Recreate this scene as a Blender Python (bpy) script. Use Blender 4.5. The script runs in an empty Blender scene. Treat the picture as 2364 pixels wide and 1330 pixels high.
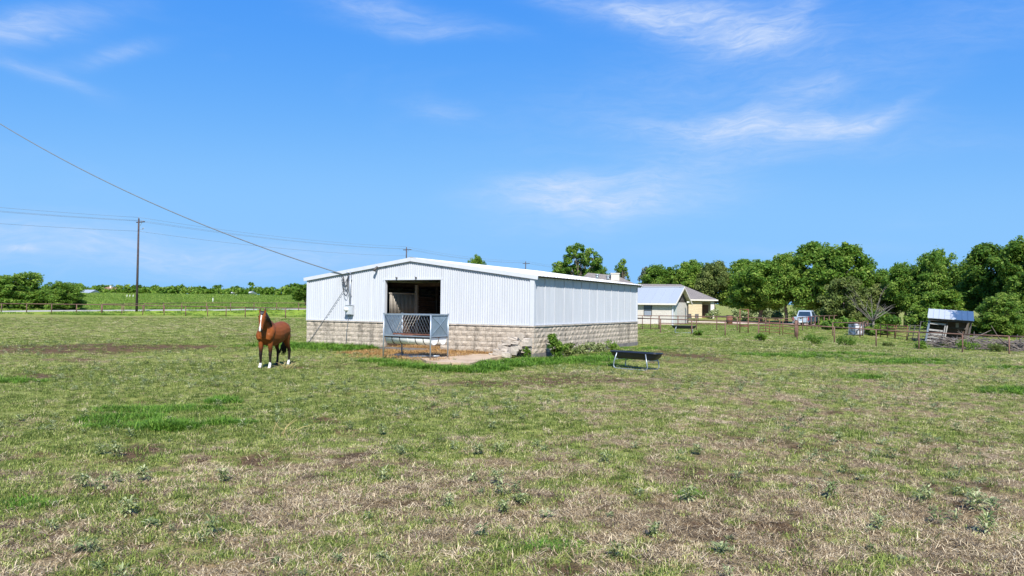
import bpy, bmesh, math, random
import numpy as np
from mathutils import Matrix, Vector
R = math.radians
rng = np.random.default_rng(7)
random.seed(7)
sc = bpy.context.scene
col = sc.collection

# ------------------------------------------------------------------ camera
FOC, PIT, ROL, CZ = 1700.4, 0.0238, 0.0119, 1.8277      # focal length in photo pixels, pitch up, roll, height
cam_d = bpy.data.cameras.new('camera')
cam = bpy.data.objects.new('camera', cam_d)
col.objects.link(cam)
cam_d.sensor_width = 36.0
cam_d.lens = 36.0 * FOC / 2364.0
cam_d.clip_start, cam_d.clip_end = 0.1, 6000.0
cam.matrix_world = Matrix.Translation((0, 0, CZ)) @ Matrix.Rotation(R(90) + PIT, 4, 'X') @ Matrix.Rotation(ROL, 4, 'Z')
sc.camera = cam

# ------------------------------------------------------------------ sun, sky, exposure
SUN_EL = 46.0
SUN_H = Vector((0.10, -1.0, 0)).normalized()            # horizontal direction towards the sun (behind the camera)
sun_dir = Vector((SUN_H.x * math.cos(R(SUN_EL)), SUN_H.y * math.cos(R(SUN_EL)), math.sin(R(SUN_EL))))
sun_d = bpy.data.lights.new('sun', 'SUN')
sun_d.energy, sun_d.angle, sun_d.color = 5.0, R(0.5), (1.0, 0.955, 0.88)
sun = bpy.data.objects.new('sun', sun_d)
col.objects.link(sun)
sun.rotation_euler = sun_dir.to_track_quat('Z', 'Y').to_euler()
sc.view_settings.view_transform = 'Standard'
sc.view_settings.look = 'None'
sc.view_settings.gamma = 1.0
sc.view_settings.use_curve_mapping = False
sc.view_settings.exposure = 0.72

world = bpy.data.worlds.new('World')
sc.world = world
world.use_nodes = True
wn = world.node_tree
wn.nodes.clear()

class NB:
    """small helper that adds nodes to a tree"""
    def __init__(s, nt): s.nt = nt
    def n(s, t, **kw):
        x = s.nt.nodes.new(t)
        for k, v in kw.items(): setattr(x, k, v)
        return x
    def put(s, sock, v):
        if isinstance(v, bpy.types.NodeSocket): s.nt.links.new(v, sock)
        elif v is not None: sock.default_value = v
    def m(s, op, a, b=None, c=None):
        x = s.n('ShaderNodeMath', operation=op)
        s.put(x.inputs[0], a)
        if b is not None: s.put(x.inputs[1], b)
        if c is not None: s.put(x.inputs[2], c)
        return x.outputs[0]
    def vm(s, op, a, b=None):
        x = s.n('ShaderNodeVectorMath', operation=op)
        s.put(x.inputs[0], a)
        if b is not None: s.put(x.inputs[1], b)
        return x.outputs[0]
    def noise(s, vec, scale, detail=3, rough=0.55, dist=0.0):
        x = s.n('ShaderNodeTexNoise')
        if vec is not None: s.put(x.inputs['Vector'], vec)
        x.inputs['Scale'].default_value = scale
        x.inputs['Detail'].default_value = detail
        x.inputs['Roughness'].default_value = rough
        x.inputs['Distortion'].default_value = dist
        return x.outputs['Fac']
    def ramp(s, fac, stops, interp='LINEAR'):
        x = s.n('ShaderNodeValToRGB')
        x.color_ramp.interpolation = interp
        el = x.color_ramp.elements
        while len(el) < len(stops): el.new(0.5)
        for e, (p, c) in zip(el, stops):
            e.position = p
            e.color = (*c, 1) if not isinstance(c, (int, float)) else (c, c, c, 1)
        s.put(x.inputs[0], fac)
        return x.outputs[0]
    def mix(s, fac, a, b, mode='MIX'):
        x = s.n('ShaderNodeMix', data_type='RGBA', blend_type=mode)
        s.put(x.inputs[0], fac)
        for i, v in ((6, a), (7, b)):
            s.put(x.inputs[i], (*v, 1) if isinstance(v, tuple) and len(v) == 3 else v)
        return x.outputs[2]

def ray(px, py):
    """world direction seen at a pixel of the photograph"""
    u, v = px - 1182, py - 665
    c, s = math.cos(ROL), math.sin(ROL)
    u, v = u * c + v * s, -u * s + v * c
    x, yf, zu = u / FOC, 1.0, -v / FOC
    c, s = math.cos(PIT), math.sin(PIT)
    return np.array([x, yf * c - zu * s, yf * s + zu * c])

def build_world():
    b = NB(wn)
    sky = b.n('ShaderNodeTexSky', sky_type='NISHITA')
    sky.sun_disc = False
    sky.sun_elevation = R(SUN_EL)
    sky.sun_rotation = math.atan2(SUN_H.x, SUN_H.y)
    sky.altitude = 150
    sky.air_density, sky.dust_density, sky.ozone_density = 1.0, 0.35, 2.2
    tc = b.n('ShaderNodeTexCoord')
    sep = b.n('ShaderNodeSeparateXYZ')
    b.put(sep.inputs[0], tc.outputs['Generated'])
    X, Y, Z = sep.outputs
    az = b.m('ARCTAN2', X, Y)
    el = b.m('ARCSINE', Z)
    # deepen the blue of the clear dry air: each channel of the sky gets its own contrast
    sc_ = b.n('ShaderNodeSeparateColor'); b.put(sc_.inputs[0], sky.outputs[0])
    K = 0.1 * 2 ** sc.view_settings.exposure
    cc_ = b.n('ShaderNodeCombineColor')
    for i in range(3):
        d = b.m('SMOOTH_MIN', b.m('MULTIPLY', sc_.outputs[i], 0.137), (0.45, 0.74, 1.1)[i], 0.25)
        b.put(cc_.inputs[i], b.m('MULTIPLY', b.m('POWER', d, SKY_POW[i]), SKY_MUL[i] / K))
    skyc = cc_.outputs[0]
    # thin cirrus: soft banks of given direction and height, broken up by stretched noise
    cmb = b.n('ShaderNodeCombineXYZ')
    b.put(cmb.inputs[0], az); b.put(cmb.inputs[1], el)
    warp = b.n('ShaderNodeTexNoise')
    b.put(warp.inputs['Vector'], cmb.outputs[0])
    warp.inputs['Scale'].default_value = 7.0
    warp.inputs['Detail'].default_value = 3
    w2 = b.vm('SUBTRACT', warp.outputs['Color'], (0.5, 0.5, 0.5))
    w3 = b.n('ShaderNodeVectorMath', operation='SCALE')
    b.put(w3.inputs[0], w2); w3.inputs['Scale'].default_value = 0.045
    wc = b.vm('ADD', cmb.outputs[0], w3.outputs[0])
    ws = b.n('ShaderNodeSeparateXYZ'); b.put(ws.inputs[0], wc)
    waz, wel = ws.outputs[0], ws.outputs[1]
    banks = [(1560, 36, 210, 36, 10, .6), (1700, 74, 150, 42, 18, .62), (1820, 40, 130, 26, -24, .45), (1430, 15, 160, 22, 10, .6),
             (1730, 300, 240, 26, 3, .95), (1940, 300, 120, 15, -6, .6), (2060, 266, 80, 12, -26, .3), (1860, 212, 75, 26, 4, .6),
             (1730, 262, 90, 26, 0, .5), (1800, 350, 330, 28, 2, .28), (1650, 170, 420, 90, -12, .22),
             (1290, 430, 130, 28, -4, .9), (1330, 470, 130, 22, 2, 1.0), (1490, 440, 190, 55, -10, .6), (1400, 500, 260, 30, -6, .25),
             (20, 72, 100, 24, -14, .75), (140, 40, 110, 22, -22, .35), (265, 118, 75, 14, -24, .45), (120, 180, 90, 16, 10, .25),
             (60, 168, 70, 9, 4, .25), (900, 22, 150, 22, 6, .55), (980, 68, 150, 16, 2, .5), (1020, 252, 70, 20, 4, .35),
             (2150, 120, 340, 60, -24, .18), (150, 545, 330, 38, 3, .62), (52, 575, 26, 7, 10, .8), (420, 605, 520, 34, 1, .32), (760, 590, 260, 24, 0, .25),
             (1780, 575, 260, 14, 0, .16), (1130, 470, 90, 30, 0, .2)]
    tot = None
    for px, py, rx, ry, rot, st in banks:
        d = ray(px, py)
        a0, e0 = math.atan2(d[0], d[1]), math.atan2(d[2], math.hypot(d[0], d[1]))
        cs = math.cos(a0)
        sx, sy = FOC / (rx * cs * cs), FOC / (ry * cs)
        sx, sy = FOC / rx / 1.05, FOC / ry / 1.05
        c, s = math.cos(R(-rot)), math.sin(R(-rot))
        da, de = b.m('SUBTRACT', waz, a0), b.m('SUBTRACT', wel, e0)
        p = b.m('MULTIPLY_ADD', da, c * sx, b.m('MULTIPLY', de, s * sx))
        q = b.m('MULTIPLY_ADD', da, -s * sy, b.m('MULTIPLY', de, c * sy))
        r2 = b.m('MULTIPLY_ADD', p, p, b.m('MULTIPLY', q, q))
        g = b.m('MULTIPLY', b.m('EXPONENT', b.m('MULTIPLY', r2, -1.0)), st)
        tot = g if tot is None else b.m('ADD', tot, g)
    mp = b.n('ShaderNodeMapping')
    b.put(mp.inputs[0], wc)
    mp.inputs['Rotation'].default_value = (0, 0, R(-8))
    mp.inputs['Scale'].default_value = (5.0, 26.0, 1.0)
    streak = b.noise(mp.outputs[0], 1.3, 6, 0.62, 0.4)
    mp2 = b.n('ShaderNodeMapping')
    b.put(mp2.inputs[0], cmb.outputs[0])
    mp2.inputs['Scale'].default_value = (2.2, 6.5, 1.0)
    wide = b.ramp(b.noise(mp2.outputs[0], 1.1, 4, 0.6, 0.8), [(0.55, 0.0), (0.9, 0.2)])
    mp3 = b.n('ShaderNodeMapping')
    b.put(mp3.inputs[0], wc)
    mp3.inputs['Rotation'].default_value = (0, 0, R(6))
    mp3.inputs['Scale'].default_value = (14.0, 60.0, 1.0)
    fine = b.ramp(b.noise(mp3.outputs[0], 1.6, 7, 0.68, 0.9), [(0.3, 0.45), (0.66, 1.15)])
    br = b.m('MULTIPLY', b.ramp(streak, [(0.25, 0.30), (0.70, 1.0)]), fine)
    dens = b.m('MULTIPLY', b.m('ADD', tot, wide), br)
    dens = b.m('MINIMUM', b.m('MULTIPLY', dens, 0.82), 0.85)
    up = b.m('GREATER_THAN', Z, 0.0)
    dens = b.m('MULTIPLY', dens, up)
    cl = b.mix(dens, skyc, CLOUD)
    bg = b.n('ShaderNodeBackground')
    b.put(bg.inputs[0], cl)
    bg.inputs[1].default_value = 0.1
    out = b.n('ShaderNodeOutputWorld')
    wn.links.new(bg.outputs[0], out.inputs[0])

SKY_POW, SKY_MUL = (1.5, 0.68, 0.12), (0.88, 0.705, 1.0)
CLOUD = tuple(k / (0.1 * 2 ** sc.view_settings.exposure) for k in (0.66, 0.78, 1.0))
build_world()

# ------------------------------------------------------------------ helpers
def tag(o, label=None, cat=None, group=None, kind=None):
    for k, v in (('label', label), ('category', cat), ('group', group), ('kind', kind)):
        if v: o[k] = v
    return o

def thing(name, label, cat, loc=(0, 0, 0), rz=0.0, group=None):
    o = bpy.data.objects.new(name, None)
    o.empty_display_size = 0.3
    col.objects.link(o)
    o.location = loc
    o.rotation_euler = (0, 0, rz)
    return tag(o, label, cat, group)

class MB:
    """collects simple solids into one mesh"""
    def __init__(s): s.v, s.f, s.mi, s.sm, s.cur = [], [], [], [], 0
    def add(s, vs, fs, smooth=False):
        n = len(s.v)
        s.v += [tuple(p) for p in vs]
        for f in fs:
            s.f.append(tuple(i + n for i in f)); s.mi.append(s.cur); s.sm.append(smooth)
        return s
    def box(s, c, d, rot=None):
        x, y, z = (k / 2 for k in d)
        vs = [Vector((sx * x, sy * y, sz * z)) for sz in (-1, 1) for sx, sy in ((-1, -1), (1, -1), (1, 1), (-1, 1))]
        if rot is not None: vs = [rot @ v for v in vs]
        vs = [v + Vector(c) for v in vs]
        return s.add(vs, [(3, 2, 1, 0), (4, 5, 6, 7), (0, 1, 5, 4), (1, 2, 6, 5), (2, 3, 7, 6), (3, 0, 4, 7)])
    def bar(s, a, b, w, h=None, up=(0, 0, 1)):
        """box beam from a to b, w wide, h high"""
        a, b = Vector(a), Vector(b)
        h = h or w
        d = (b - a).normalized()
        u = Vector(up)
        if abs(d.dot(u)) > 0.98: u = Vector((0, 1, 0))
        r = d.cross(u).normalized(); u = r.cross(d)
        vs = [p + r * (sx * w / 2) + u * (sy * h / 2) for p in (a, b) for sx, sy in ((-1, -1), (1, -1), (1, 1), (-1, 1))]
        return s.add(vs, [(0, 1, 2, 3), (7, 6, 5, 4), (1, 0, 4, 5), (2, 1, 5, 6), (3, 2, 6, 7), (0, 3, 7, 4)])
    def tube(s, pts, rad, n=8, cap=True):
        """tube along a polyline, rad a number or one per point"""
        pts = [Vector(p) for p in pts]
        rs = [rad] * len(pts) if isinstance(rad, (int, float)) else rad
        vs, fs = [], []
        pr = None
        for i, p in enumerate(pts):
            d = (pts[min(i + 1, len(pts) - 1)] - pts[max(i - 1, 0)]).normalized()
            if pr is None:
                t = Vector((0, 0, 1)) if abs(d.z) < 0.9 else Vector((1, 0, 0))
                r = d.cross(t).normalized()
            else:
                r = (pr - d * pr.dot(d)).normalized()
            pr = r
            u = d.cross(r)
            for k in range(n):
                a = 2 * math.pi * k / n
                vs.append(p + (r * math.cos(a) + u * math.sin(a)) * rs[i])
        for i in range(len(pts) - 1):
            for k in range(n):
                a, b = i * n + k, i * n + (k + 1) % n
                fs.append((a, b, b + n, a + n))
        if cap:
            fs.append(tuple(range(n))[::-1]); fs.append(tuple((len(pts) - 1) * n + k for k in range(n)))
        return s.add(vs, fs, True)
    def rings(s, rings, cap=True, smooth=True):
        n = len(rings[0]); vs = [p for r in rings for p in r]; fs = []
        for i in range(len(rings) - 1):
            for k in range(n):
                a, b = i * n + k, i * n + (k + 1) % n
                fs.append((a, b, b + n, a + n))
        if cap:
            fs.append(tuple(range(n))[::-1]); fs.append(tuple((len(rings) - 1) * n + k for k in range(n)))
        return s.add(vs, fs, smooth)
    def prism(s, poly, y0, y1, axis='y'):
        """polygon in the xz plane pushed from y0 to y1"""
        n = len(poly)
        P = (lambda a, b, t: (a, t, b)) if axis == 'y' else ((lambda a, b, t: (t, a, b)) if axis == 'x' else (lambda a, b, t: (a, b, t)))
        vs = [P(a, b, y0) for a, b in poly] + [P(a, b, y1) for a, b in poly]
        fs = [tuple(range(n)), tuple(range(2 * n - 1, n - 1, -1))] + [(i, i + n, (i + 1) % n + n, (i + 1) % n) for i in range(n)]
        return s.add(vs, fs)
    def mesh(s, name):
        me = bpy.data.meshes.new(name)
        me.from_pydata(s.v, [], s.f)
        me.polygons.foreach_set('use_smooth', s.sm)
        if any(s.mi): me.polygons.foreach_set('material_index', s.mi)
        me.update()
        bm = bmesh.new(); bm.from_mesh(me)
        bmesh.ops.recalc_face_normals(bm, faces=bm.faces)
        bm.to_mesh(me); bm.free()
        return me
    def build(s, name, mat, parent=None, loc=(0, 0, 0), recalc=True):
        me = s.mesh(name)
        return link(name, me, mat, parent, loc)

def link(name, me, mat, parent=None, loc=(0, 0, 0)):
    o = bpy.data.objects.new(name, me)
    if mat is not None and not me.materials:
        for m in (mat if isinstance(mat, (list, tuple)) else [mat]): me.materials.append(m)
    col.objects.link(o)
    if parent is not None: o.parent = parent
    o.location = loc
    return o

def copy_tree(o, parent=None):
    c = o.copy(); col.objects.link(c)
    if parent is not None: c.parent = parent
    for ch in list(o.children): copy_tree(ch, c)
    return c

def fast_mesh(name, V, F, attrs=None, smooth=False):
    """mesh from numpy arrays; F is (n,3) or (n,4)"""
    me = bpy.data.meshes.new(name)
    k = F.shape[1]
    me.vertices.add(len(V)); me.vertices.foreach_set('co', np.asarray(V, np.float32).ravel())
    me.loops.add(F.size); me.loops.foreach_set('vertex_index', F.astype(np.int32).ravel())
    me.polygons.add(len(F))
    me.polygons.foreach_set('loop_start', (np.arange(len(F)) * k).astype(np.int32))
    me.polygons.foreach_set('loop_total', np.full(len(F), k, np.int32))
    if smooth: me.polygons.foreach_set('use_smooth', np.ones(len(F), bool))
    for nm, (ty, arr) in (attrs or {}).items():
        a = me.attributes.new(nm, ty, 'POINT')
        a.data.foreach_set('color' if ty == 'FLOAT_COLOR' else ('vector' if ty == 'FLOAT_VECTOR' else 'value'), np.asarray(arr, np.float32 if ty != 'INT' else np.int32).ravel())
    me.update(calc_edges=True)
    me.validate()
    return me

# value noise in numpy
def vnoise(x, y, seed):
    xi, yi = np.floor(x).astype(np.int64), np.floor(y).astype(np.int64)
    fx, fy = x - xi, y - yi
    fx, fy = fx * fx * (3 - 2 * fx), fy * fy * (3 - 2 * fy)
    def h(a, b):
        n = (a * 374761393 + b * 668265263 + seed * 974711) & 0x7fffffff
        n = ((n ^ (n >> 13)) * 1274126177) & 0x7fffffff
        return ((n ^ (n >> 16)) & 0xffff) / 65535.0
    return (h(xi, yi) * (1 - fx) + h(xi + 1, yi) * fx) * (1 - fy) + (h(xi, yi + 1) * (1 - fx) + h(xi + 1, yi + 1) * fx) * fy
def fbm(x, y, scale, seed, oct=4, rough=0.55):
    x, y = np.asarray(x, float) * scale + 137.3, np.asarray(y, float) * scale + 71.9
    t, a, s = 0.0, 1.0, 0.0
    for o in range(oct):
        t = t + a * vnoise(x, y, seed + o * 17); s += a; a *= rough; x, y = x * 2.03, y * 2.03
    return t / s
def smooth(a, b, x):
    t = np.clip((np.asarray(x, float) - a) / (b - a), 0, 1)
    return t * t * (3 - 2 * t)

# ------------------------------------------------------------------ terrain
GZ = -0.13
def T(x, y):
    """height of the ground"""
    x, y = np.asarray(x, float), np.asarray(y, float)
    left = 1 - smooth(-0.05, 0.16, x / np.maximum(y, 5.0))
    yy = np.clip(y, 0, 330)
    rise = np.maximum(0, yy - 97) * (0.0225 * left + 0.016 * (1 - left))
    rise = rise * smooth(95, 112, y) 
    dip = -0.62 * smooth(12, 31, x) * smooth(24, 40, y) * (1 - smooth(52, 72, y))
    near = 1 - smooth(20, 60, np.hypot(x, y))
    b = (fbm(x, y, 0.22, 3) - 0.5) * 0.16 * smooth(3, 12, np.hypot(x, y)) + (fbm(x, y, 1.6, 9, 3) - 0.5) * 0.05 * near
    # keep it calm round the barn
    q = np.stack([x - 0.8413, y - 28.0376], -1)
    u, w = q @ BEX, q @ BEY
    calm = smooth(-14.5, -12.5, u) * (1 - smooth(1.0, 3.0, u)) * smooth(-6.5, -4.5, w) * (1 - smooth(12.5, 15, w))
    return GZ + rise + dip + b * (1 - calm) + calm * np.where(w > 0, -0.05, 0.0) * smooth(0, 1, w)
TH = 0.4966
BEX, BEY = np.array([math.cos(TH), -math.sin(TH)]), np.array([math.sin(TH), math.cos(TH)])
BN = np.array([0.8413, 28.0376])
def Tz(x, y): return float(T(np.array([x]), np.array([y]))[0])
def at(px, Y, dz=0.0):
    """point on the ground at distance Y that stands in photo column px"""
    X = (px - 1182) / FOC * Y
    for _ in range(4):
        z = Tz(X, Y)
        # roll and pitch shift the column a little
        v = -(z + dz - CZ) / Y * FOC
        X = ((px - 1182) + v * ROL) / FOC * Y
    return Vector((X, Y, Tz(X, Y)))
def zat(py, X, Y):
    """height that shows at photo row py at X, Y"""
    px = 1182 + X / Y * FOC
    return CZ + Y * (705.5 + ROL * (px - 1182) - py) / FOC
def gp(px, py):
    """ground point seen at a pixel"""
    d = ray(px, py); z = GZ
    for _ in range(6):
        t = (z - CZ) / d[2]
        z = Tz(d[0] * t, d[1] * t)
    return Vector((d[0] * t, d[1] * t, z))
def barn_pt(x, y, z=0.0):
    p = BN + BEX * x + BEY * y
    return Vector((p[0], p[1], z))

# ------------------------------------------------------------------ materials
def mat(name):
    m = bpy.data.materials.new(name); m.use_nodes = True
    m.node_tree.nodes.clear()
    b = NB(m.node_tree)
    p = b.n('ShaderNodeBsdfPrincipled'); o = b.n('ShaderNodeOutputMaterial')
    m.node_tree.links.new(p.outputs[0], o.inputs[0])
    return m, b, p, o
def bump(b, p, h, strength=0.3, dist=0.02):
    x = b.n('ShaderNodeBump')
    x.inputs['Strength'].default_value = strength
    x.inputs['Distance'].default_value = dist
    b.put(x.inputs['Height'], h)
    b.put(p.inputs['Normal'], x.outputs[0])
def simple(name, c, rough=0.6, metal=0.0, var=0.12, scale=6.0, bmp=0.0, rnd=0.0, spec=0.5, c2=None, cov=(0.55, 0.75)):
    """plain surface with mottling; c2 = worn or stained colour"""
    m, b, p, o = mat(name)
    tc = b.n('ShaderNodeTexCoord'); v = tc.outputs['Object']
    n1 = b.noise(v, scale, 5, 0.6)
    lo, hi = tuple(k * (1 - var) for k in c), tuple(min(1, k * (1 + var)) for k in c)
    cc = b.ramp(n1, [(0.3, lo), (0.7, hi)])
    if c2:
        cc = b.mix(b.ramp(b.noise(v, scale * 0.6, 6, 0.65, 0.6), [(cov[0], 0.0), (cov[1], 1.0)]), cc, c2)
    if rnd:
        oi = b.n('ShaderNodeObjectInfo')
        k = b.m('MULTIPLY_ADD', oi.outputs['Random'], 2 * rnd, 1 - rnd)
        cb = b.n('ShaderNodeCombineXYZ')
        for i in range(3): b.put(cb.inputs[i], k)
        cc = b.mix(1.0, cc, cb.outputs[0], 'MULTIPLY')
    b.put(p.inputs['Base Color'], cc)
    p.inputs['Roughness'].default_value = rough
    p.inputs['Metallic'].default_value = metal
    p.inputs['Specular IOR Level'].default_value = spec
    if bmp: bump(b, p, b.noise(v, scale * 5, 5, 0.65), bmp, 0.01)
    return m

def block_mat():
    m, b, p, o = mat('split_face_block')
    tc = b.n('ShaderNodeTexCoord'); geo = b.n('ShaderNodeNewGeometry')
    n1 = b.noise(geo.outputs['Position'], 22, 5, 0.7)
    cc = b.ramp(n1, [(0.25, (0.17, 0.14, 0.11)), (0.5, (0.445, 0.38, 0.305)), (0.75, (0.65, 0.57, 0.47))])
    oi = b.n('ShaderNodeObjectInfo')
    cc = b.mix(b.m('MULTIPLY', oi.outputs['Random'], 0.22), cc, (0.30, 0.26, 0.22))
    mp = b.n('ShaderNodeMapping'); b.put(mp.inputs[0], geo.outputs['Position'])
    mp.inputs['Scale'].default_value = (1.5, 1.5, 0.28)
    st = b.ramp(b.noise(mp.outputs[0], 1.6, 5, 0.65), [(0.50, 0.0), (0.64, 0.9)])
    cc = b.mix(b.m('MULTIPLY', st, b.ramp(n1, [(0.3, 1.0), (0.7, 0.25)])), cc, (0.10, 0.088, 0.072))
    b.put(p.inputs['Base Color'], cc)
    p.inputs['Roughness'].default_value = 0.95
    p.inputs['Specular IOR Level'].default_value = 0.15
    bump(b, p, b.noise(geo.outputs['Position'], 45, 5, 0.7), 0.7, 0.012)
    return m

def siding_mat(name, c, dirt=0.26):
    m, b, p, o = mat(name)
    geo = b.n('ShaderNodeNewGeometry')
    mp = b.n('ShaderNodeMapping'); b.put(mp.inputs[0], geo.outputs['Position'])
    mp.inputs['Scale'].default_value = (2.5, 2.5, 0.22)
    st = b.ramp(b.noise(mp.outputs[0], 2.4, 6, 0.65), [(0.42, 0.0), (0.75, dirt)])
    oi = b.n('ShaderNodeObjectInfo')
    cc = b.mix(b.m('MULTIPLY', oi.outputs['Random'], 0.22), c, tuple(k * 0.8 for k in c))
    cc = b.mix(st, cc, (c[0] * 0.55, c[1] * 0.54, c[2] * 0.52))
    b.put(p.inputs['Base Color'], cc)
    p.inputs['Roughness'].default_value = 0.42
    p.inputs['Specular IOR Level'].default_value = 0.35
    return m

def leaf_mat(name, dark, mid, light, trans=0.3, spread=0.5):
    m, b, p, o = mat(name)
    at_ = b.n('ShaderNodeAttribute', attribute_name='tint')
    oi = b.n('ShaderNodeObjectInfo')
    k = b.m('MULTIPLY_ADD', b.m('SUBTRACT', oi.outputs['Random'], 0.5), 0.18, at_.outputs['Fac'])
    cc = b.ramp(k, [(0.05, dark), (0.5, mid), (0.95, light)])
    b.put(p.inputs['Base Color'], cc)
    p.inputs['Roughness'].default_value = 0.6
    p.inputs['Specular IOR Level'].default_value = 0.15
    tr = b.n('ShaderNodeBsdfTranslucent')
    b.put(tr.inputs[0], b.mix(0.5, cc, (light[0] * 1.2, light[1] * 1.25, light[2] * 0.7)))
    mx = b.n('ShaderNodeMixShader'); mx.inputs[0].default_value = trans
    m.node_tree.links.new(p.outputs[0], mx.inputs[1]); m.node_tree.links.new(tr.outputs[0], mx.inputs[2])
    m.node_tree.links.new(mx.outputs[0], o.inputs[0])
    return m

def blade_mat(name, stops, trans=0.3, rough=0.6):
    """grass blades: colour from the tint carried by every tuft and by every blade"""
    m, b, p, o = mat(name)
    a1 = b.n('ShaderNodeAttribute', attribute_name='tuft', attribute_type='INSTANCER')
    a2 = b.n('ShaderNodeAttribute', attribute_name='tint')
    k = b.m('MULTIPLY_ADD', b.m('SUBTRACT', a2.outputs['Fac'], 0.5), 0.85, a1.outputs['Fac'])
    cc = b.ramp(k, stops)
    b.put(p.inputs['Base Color'], cc)
    p.inputs['Roughness'].default_value = rough
    p.inputs['Specular IOR Level'].default_value = 0.25
    tr = b.n('ShaderNodeBsdfTranslucent'); b.put(tr.inputs[0], cc)
    mx = b.n('ShaderNodeMixShader'); mx.inputs[0].default_value = trans
    m.node_tree.links.new(p.outputs[0], mx.inputs[1]); m.node_tree.links.new(tr.outputs[0], mx.inputs[2])
    m.node_tree.links.new(mx.outputs[0], o.inputs[0])
    return m

def brick_mat(name, c1, c2, mortar, w=0.4, h=0.14, axis=0):
    """coursed rough stone for far house walls"""
    m, b, p, o = mat(name)
    tc = b.n('ShaderNodeTexCoord')
    sp = b.n('ShaderNodeSeparateXYZ'); b.put(sp.inputs[0], tc.outputs['Object'])
    cb = b.n('ShaderNodeCombineXYZ')
    b.put(cb.inputs[0], b.m('ADD', sp.outputs[0], sp.outputs[1])); b.put(cb.inputs[1], sp.outputs[2])
    br = b.n('ShaderNodeTexBrick')
    b.put(br.inputs['Vector'], cb.outputs[0])
    br.inputs['Color1'].default_value = (*c1, 1); br.inputs['Color2'].default_value = (*c2, 1); br.inputs['Mortar'].default_value = (*mortar, 1)
    br.inputs['Scale'].default_value = 1.0
    br.inputs['Brick Width'].default_value = w; br.inputs['Row Height'].default_value = h
    br.inputs['Mortar Size'].default_value = 0.012; br.inputs['Bias'].default_value = 0.0
    n1 = b.noise(tc.outputs['Object'], 5, 5, 0.7)
    cc = b.mix(b.ramp(n1, [(0.35, 0.0), (0.75, 0.55)]), br.outputs[0], tuple(k * 0.55 for k in c1))
    b.put(p.inputs['Base Color'], cc)
    p.inputs['Roughness'].default_value = 0.9
    bump(b, p, br.outputs['Fac'], -0.4, 0.02)
    return m

M = {}
M['white_siding'] = siding_mat('white_painted_siding', (0.485, 0.505, 0.545))
M['white_roof'] = siding_mat('white_roof_sheet', (0.58, 0.59, 0.59), 0.12)
M['white_trim'] = simple('white_trim', (0.50, 0.52, 0.56), 0.4, var=0.05, scale=3)
M['block'] = block_mat()
M['mortar'] = simple('mortar', (0.20, 0.175, 0.15), 0.95, scale=12, bmp=0.4)
M['foundation'] = simple('foundation_concrete', (0.15, 0.14, 0.135), 0.95, var=0.3, scale=4, bmp=0.5, c2=(0.07, 0.065, 0.06))
M['concrete'] = simple('slab_concrete', (0.40, 0.30, 0.205), 0.9, var=0.18, scale=2.2, bmp=0.3, c2=(0.30, 0.21, 0.13), cov=(0.5, 0.72))
M['rubble'] = simple('broken_block', (0.37, 0.325, 0.275), 0.95, var=0.22, scale=9, bmp=0.8, rnd=0.16, c2=(0.30, 0.26, 0.21), cov=(0.55, 0.8))
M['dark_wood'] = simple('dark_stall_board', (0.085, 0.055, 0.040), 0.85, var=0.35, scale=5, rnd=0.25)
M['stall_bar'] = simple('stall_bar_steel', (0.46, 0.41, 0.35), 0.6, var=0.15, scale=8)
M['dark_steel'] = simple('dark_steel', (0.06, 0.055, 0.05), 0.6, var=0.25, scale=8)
M['dirt'] = simple('dirt_floor', (0.20, 0.13, 0.075), 1.0, var=0.3, scale=3, bmp=0.6)
M['galv'] = simple('galvanised_steel', (0.32, 0.37, 0.42), 0.38, 0.55, var=0.15, scale=7)
M['galv_sheet'] = simple('galvanised_sheet', (0.175, 0.235, 0.285), 0.5, 0.2, var=0.14, scale=5, c2=(0.235, 0.285, 0.33), cov=(0.5, 0.7))
M['rust'] = simple('rusty_steel', (0.17, 0.07, 0.045), 0.85, 0.1, var=0.3, scale=9, c2=(0.12, 0.07, 0.05))
M['pipe_rust'] = simple('weathered_fence_pipe', (0.125, 0.068, 0.050), 0.85, 0.0, var=0.3, scale=4, rnd=0.15, c2=(0.20, 0.13, 0.10))
M['white_plastic'] = simple('white_barrel_plastic', (0.80, 0.80, 0.78), 0.4, var=0.06, scale=4, c2=(0.55, 0.52, 0.46), cov=(0.6, 0.85))
M['strap'] = simple('dark_strap', (0.03, 0.025, 0.025), 0.6)
M['black_plastic'] = simple('black_trough_plastic', (0.012, 0.016, 0.026), 0.42, var=0.3, scale=5)
M['grey_metal'] = simple('grey_painted_metal', (0.50, 0.53, 0.56), 0.45, 0.2, var=0.08)
M['conduit'] = simple('grey_conduit', (0.33, 0.36, 0.42), 0.45, 0.4, var=0.1)
M['glass'] = simple('dark_window_glass', (0.022, 0.040, 0.065), 0.06, var=0.2, scale=2, spec=0.8)
M['meter_glass'] = simple('meter_glass', (0.55, 0.57, 0.55), 0.12, var=0.1, spec=0.8)
M['cable'] = simple('grey_cable', (0.12, 0.14, 0.16), 0.7)
M['black_cable'] = simple('black_cable', (0.035, 0.035, 0.04), 0.6)
M['wire'] = simple('far_wire', (0.17, 0.20, 0.24), 0.7)
M['pole_wood'] = simple('creosoted_pole', (0.050, 0.036, 0.038), 0.85, var=0.3, scale=3, c2=(0.085, 0.07, 0.065))
M['insulator'] = simple('insulator', (0.28, 0.25, 0.24), 0.3)
M['shingle'] = simple('grey_shingles', (0.185, 0.165, 0.155), 0.95, var=0.28, scale=10, c2=(0.12, 0.108, 0.105), cov=(0.45, 0.6))
M['shingle_ochre'] = simple('brown_shingles', (0.21, 0.115, 0.085), 0.95, var=0.2, scale=4)
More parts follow.
